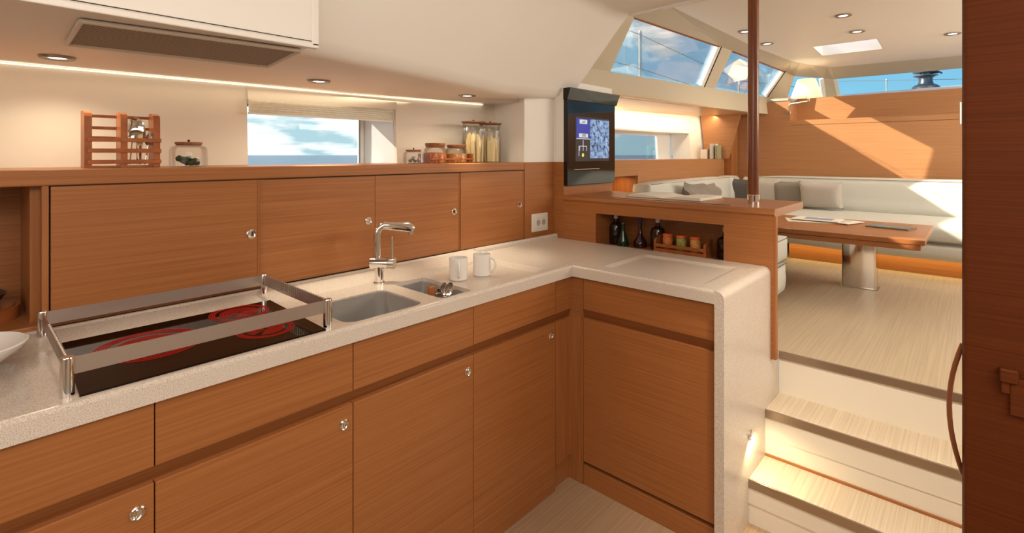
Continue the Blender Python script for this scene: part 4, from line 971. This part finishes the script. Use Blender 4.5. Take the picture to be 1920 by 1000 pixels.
g = BM(); band(g, TP, CP, range(11), .02); struct('trim_5', g, M['tan'])
LP = [(x, y-.02 if x < 5.6 else y, 1.79 if x < 5.5 else 1.90) for x, y, z in BP[:6]]
g = BM(); band(g, LP, BP, range(5), .03); struct('trim_6', g, M['tan'])
g = BM(); band(g, [(x, y, 1.925) for x, y, z in BP], BP, range(5, 11), .02); struct('trim_7', g, M['white'])
# window panes and inner frames
nm = 3
for i in wins + [9]:
    a0, a1, b1_, b0_ = Vector(BP[i]), Vector(BP[i+1]), Vector(TP[i+1]), Vector(TP[i])
    n_ = (a1-a0).cross(b0_-a0).normalized(); ctr_ = Vector((3.8, 0, 1.9))
    if n_.dot(a0-ctr_) < 0: n_ = -n_
    g = BM(); slab(g, [a0+n_*.025, a1+n_*.025, b1_+n_*.025, b0_+n_*.025], n_*.004)
    w = struct('window_%d' % nm, g, M['glass']); nm += 1
    w['label'] = {1: 'large coachroof side window above the hull ledge', 3: 'second coachroof side window behind the pole', 6: 'small corner window behind the wall lamp', 8: 'wide forward window with winch beyond', 9: 'forward window on the hidden starboard side'}[i]
    def fb(p, q, wd, name='window_frame', m_='hull', off=.0, th=.028):
        p, q = Vector(p), Vector(q); c_ = (a0+a1+b0_+b1_)/4; side_ = n_.cross((q-p).normalized()); 
        if side_.dot(c_-(p+q)/2) < 0: side_ = -side_
        g = BM(); slab(g, [p, q, q+side_*wd, p+side_*wd], n_*th); sub(name, g, M[m_], w)
    if i in (1, 3):
        fb(a1, b1_, .055 if i == 1 else .05); fb(b0_, b1_, .012, m_='pole'); 
        gq = (b1_-a1).normalized(); fb(a1-n_*.006, b1_-n_*.006, .007, 'window_gasket', 'groove', th=.006)
    elif i == 6: fb(a1, b1_, .035); fb(a0, a1, .012)
    elif i == 8: fb(a0, b0_, .03); fb(a0, a1, .012)
# roof liner with the hatch opening
def zc(x): return 2.37-.054*(x-3)
g = BM()
def cpanel(poly): 
    A = [g.verts.new((x, y, zc(x))) for x, y in poly]; B = [g.verts.new((x, y, zc(x)+.03)) for x, y in poly]; n = len(poly)
    for k in range(n): g.faces.new((A[k], A[(k+1) % n], B[(k+1) % n], B[k]))
    g.faces.new(A); g.faces.new(B[::-1])
hx0, hx1, hy0, hy1 = 4.765, 5.135, .545, .985
cpanel([(2.40, 1.60), (3.114, 1.477), (4.379, 1.372), (hx0, 1.32), (hx0, -1.7), (2.40, -1.7)])
cpanel([(hx0, 1.32), (hx1, 1.255), (hx1, hy1), (hx0, hy1)]); cpanel([(hx0, hy0), (hx1, hy0), (hx1, -1.7), (hx0, -1.7)])
cpanel([(hx1, 1.255), (5.20, 1.245), (5.32, 1.20), (5.42, 1.16), (5.62, 1.04), (5.665, 1.004), (5.722, .07), (5.70, -1.0), (5.66, -1.7), (hx1, -1.7)])
struct('ceiling_saloon', g, M['white'])
t = thing('deck_hatch', 'bright white rectangular skylight hatch in the saloon ceiling', 'hatch', (4.95, .765, 2.26))
zz = zc(4.95)
for q, off in (([(hx0, hy0), (hx0, hy1)], (-.015, 0, 0)), ([(hx1, hy0), (hx1, hy1)], (.015, 0, 0)), ([(hx0, hy0), (hx1, hy0)], (0, -.015, 0)), ([(hx0, hy1), (hx1, hy1)], (0, .015, 0))):
    (xa, ya), (xb, yb3) = q
    xi, yi_ = -off[0]*.2, -off[1]*.2
    xa += xi; xb += xi; ya += yi_; yb3 += yi_; off = tuple(-o_*.1 for o_ in off)
    sub('hatch_wall', slab(BM(), [(xa, ya, zc(xa)+.001), (xb, yb3, zc(xb)+.001), (xb, yb3, 2.37), (xa, ya, 2.37)], off), M['white'], t)
g = BM(); g.faces.new([g.verts.new(p) for p in ((hx0-.01, hy0-.01, 2.371), (hx1+.01, hy0-.01, 2.371), (hx1+.01, hy1+.01, 2.371), (hx0-.01, hy1+.01, 2.371))]); sub('hatch_pane', g, M['frost'], t)
for x, y, lb in ((3.998, .644, 'saloon downlight at the top centre of the ceiling'), (4.462, .632, 'saloon downlight just aft of the skylight hatch'), (4.894, .112, 'saloon downlight right of the skylight, near the door edge'), (4.011, 1.275, 'saloon downlight partly hidden behind the pole'), (4.458, 1.246, 'saloon downlight right of the pole above the side window')):
    downlight(x, y, zc(x)-.002, lb, 'saloon ceiling downlights', r=.050, watts=5, ang=130)
# closing walls (stand behind the viewer / out of view)
struct('wall_transition', (lambda g: (slab(g, [(2.40, 1.72, 1.9), (2.40, 1.95, 1.95), (2.40, 1.72, 2.36), (2.40, 1.40, 2.12)], (.02, 0, 0)), box(g, 2.40, 2.42, -1.7, 1.5, 2.12, 2.41), g)[-1])(BM()), M['white'])
struct('wall_starboard', bx(-1.8, 6.1, -1.82, -1.8, -.05, 2.5), M['paint'])
struct('wall_aft', bx(-1.82, -1.8, -1.8, 2.25, -.05, 2.2), M['paint'])
struct('wall_below_shelf', bx(-1.8, 2.02, 2.16, 2.18, -.05, 1.31), M['paint'])
# side deck and fore deck outside
g = BM(); prism(g, [(-1.8, 1.3), (2.36, 1.80), (2.36, 1.99), (5.7, 1.56), (5.9, 1.45), (6.05, 1.15), (6.3, 1.15), (6.3, 2.0), (5.0, 2.45), (2.5, 2.70), (-1.8, 2.45)], 'z', 1.84, 1.87); struct('deck_port', g, M['deck'])
g = BM(); slab(g, [(6.05, -1.7, 1.93), (6.05, 1.15, 1.93), (7.6, .95, 2.10), (7.6, -1.7, 2.10)], (0, 0, -.03)); struct('deck_forward', g, M['deck'])
# winch seen through the forward window
t = thing('deck_winch', 'dark metal winch with red-brown band on the deck outside', 'winch', (6.95, .375, 2.03))
g = BM(); lathe(g, [(.125, 0), (.125, .02), (.118, .055)], 6.95, .375, 2.03, 32); sub('base', g, M['winchred'], t, smooth=True)
g = BM(); lathe(g, [(.118, .055), (.120, .075), (.095, .095), (.070, .105), (.060, .13), (.060, .17), (.085, .185)], 6.95, .375, 2.03, 32); sub('drum', g, M['winch'], t, smooth=True)
g = BM(); lathe(g, [(.06, .185), (.105, .190), (.105, .200), (.05, .205), (.05, .222), (.110, .226), (.110, .238), (.03, .25)], 6.95, .375, 2.03, 32); sub('self_tailer', g, M['winch'], t, smooth=True)
g = BM(); tube(g, [(6.95, .375, 2.25), (6.93, .26, 2.25), (6.93, .24, 2.235)], .010, 8); sub('feeder_arm', g, M['winch'], t)
g = BM(); lathe(g, [(.09, 0), (.095, .05), (.06, .09), (.05, .15), (.085, .17), (.085, .19)], 6.95, .0, 2.03, 24); tag(obj('deck_winch', g, M['winch'], smooth=True), 'second dark winch mostly hidden by the door edge', 'winch')
def stan(x, y, z0, z1, label, r=.013):
    t = thing('stanchion', label, 'post', (x, y, z0), 'guardrail stanchions outside'); sub('tube', tube(BM(), [(x, y, z0), (x, y, z1)], r, 10), M['steel'], t, smooth=True)
    g = BM(); bmesh.ops.create_uvsphere(g, u_segments=10, v_segments=8, radius=r*1.15); bmesh.ops.translate(g, verts=g.verts, vec=(x, y, z1)); sub('cap', g, M['hull'], t, smooth=True)
stan(5.42, 2.90, 1.75, 2.83, 'tall pale stanchion outside the first side window', .020)
stan(7.90, 2.60, 1.75, 2.50, 'thin stanchion outside the second side window')
stan(7.0, .718, 2.02, 2.225, 'short stanchion outside the forward window', .007)
for z1, z2, z3, lb in ((2.80, 2.80, 2.5, 'upper guard wire outside the side windows'), (2.40, 2.40, 2.2, 'lower guard wire outside the side windows')):
    tag(obj('guard_wire', tube(BM(), [(2.0, 2.9, z1), (5.42, 2.9, z2), (7.9, 2.6, z3), (9.5, 2.0, z3-.02)], .004, 6), M['grey']), lb, 'wire', 'guard wires outside')
tag(obj('guard_wire', tube(BM(), [(7.9, 2.6, 2.1), (9.2, 2.35, 3.9)], .005, 6), M['grey']), 'slanting rigging wire outside the second side window', 'wire')
tag(obj('guard_wire', tube(BM(), [(7.0, 1.4, 2.27), (7.0, .72, 2.215), (7.0, -.3, 2.14)], .0028, 6), M['grey']), 'thin wire running behind the forward window', 'wire')
g = BM(); box(g, -6000, 6000, 2.9, 6000, -.32, -.30); struct('sea', g, M['sea'])

# ------------------------------------------------------------------ door edge at the right
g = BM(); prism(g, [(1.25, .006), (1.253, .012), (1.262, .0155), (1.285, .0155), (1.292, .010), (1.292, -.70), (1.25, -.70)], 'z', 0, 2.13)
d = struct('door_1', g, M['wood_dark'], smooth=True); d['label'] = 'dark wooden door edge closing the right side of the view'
pts = []
for k in range(13):
    a = -1+2*k/12; pts.append((1.275, .0145 + .0195*(1-a*a), .902 + a*.122))
sub('pull_handle', tube(BM(), pts, .0042, 8), M['pole'], d, smooth=True)
sub('hinge_plate', bx(1.262, 1.284, .0150, .0195, 1.437, 1.480, .001), M['steel'], d)
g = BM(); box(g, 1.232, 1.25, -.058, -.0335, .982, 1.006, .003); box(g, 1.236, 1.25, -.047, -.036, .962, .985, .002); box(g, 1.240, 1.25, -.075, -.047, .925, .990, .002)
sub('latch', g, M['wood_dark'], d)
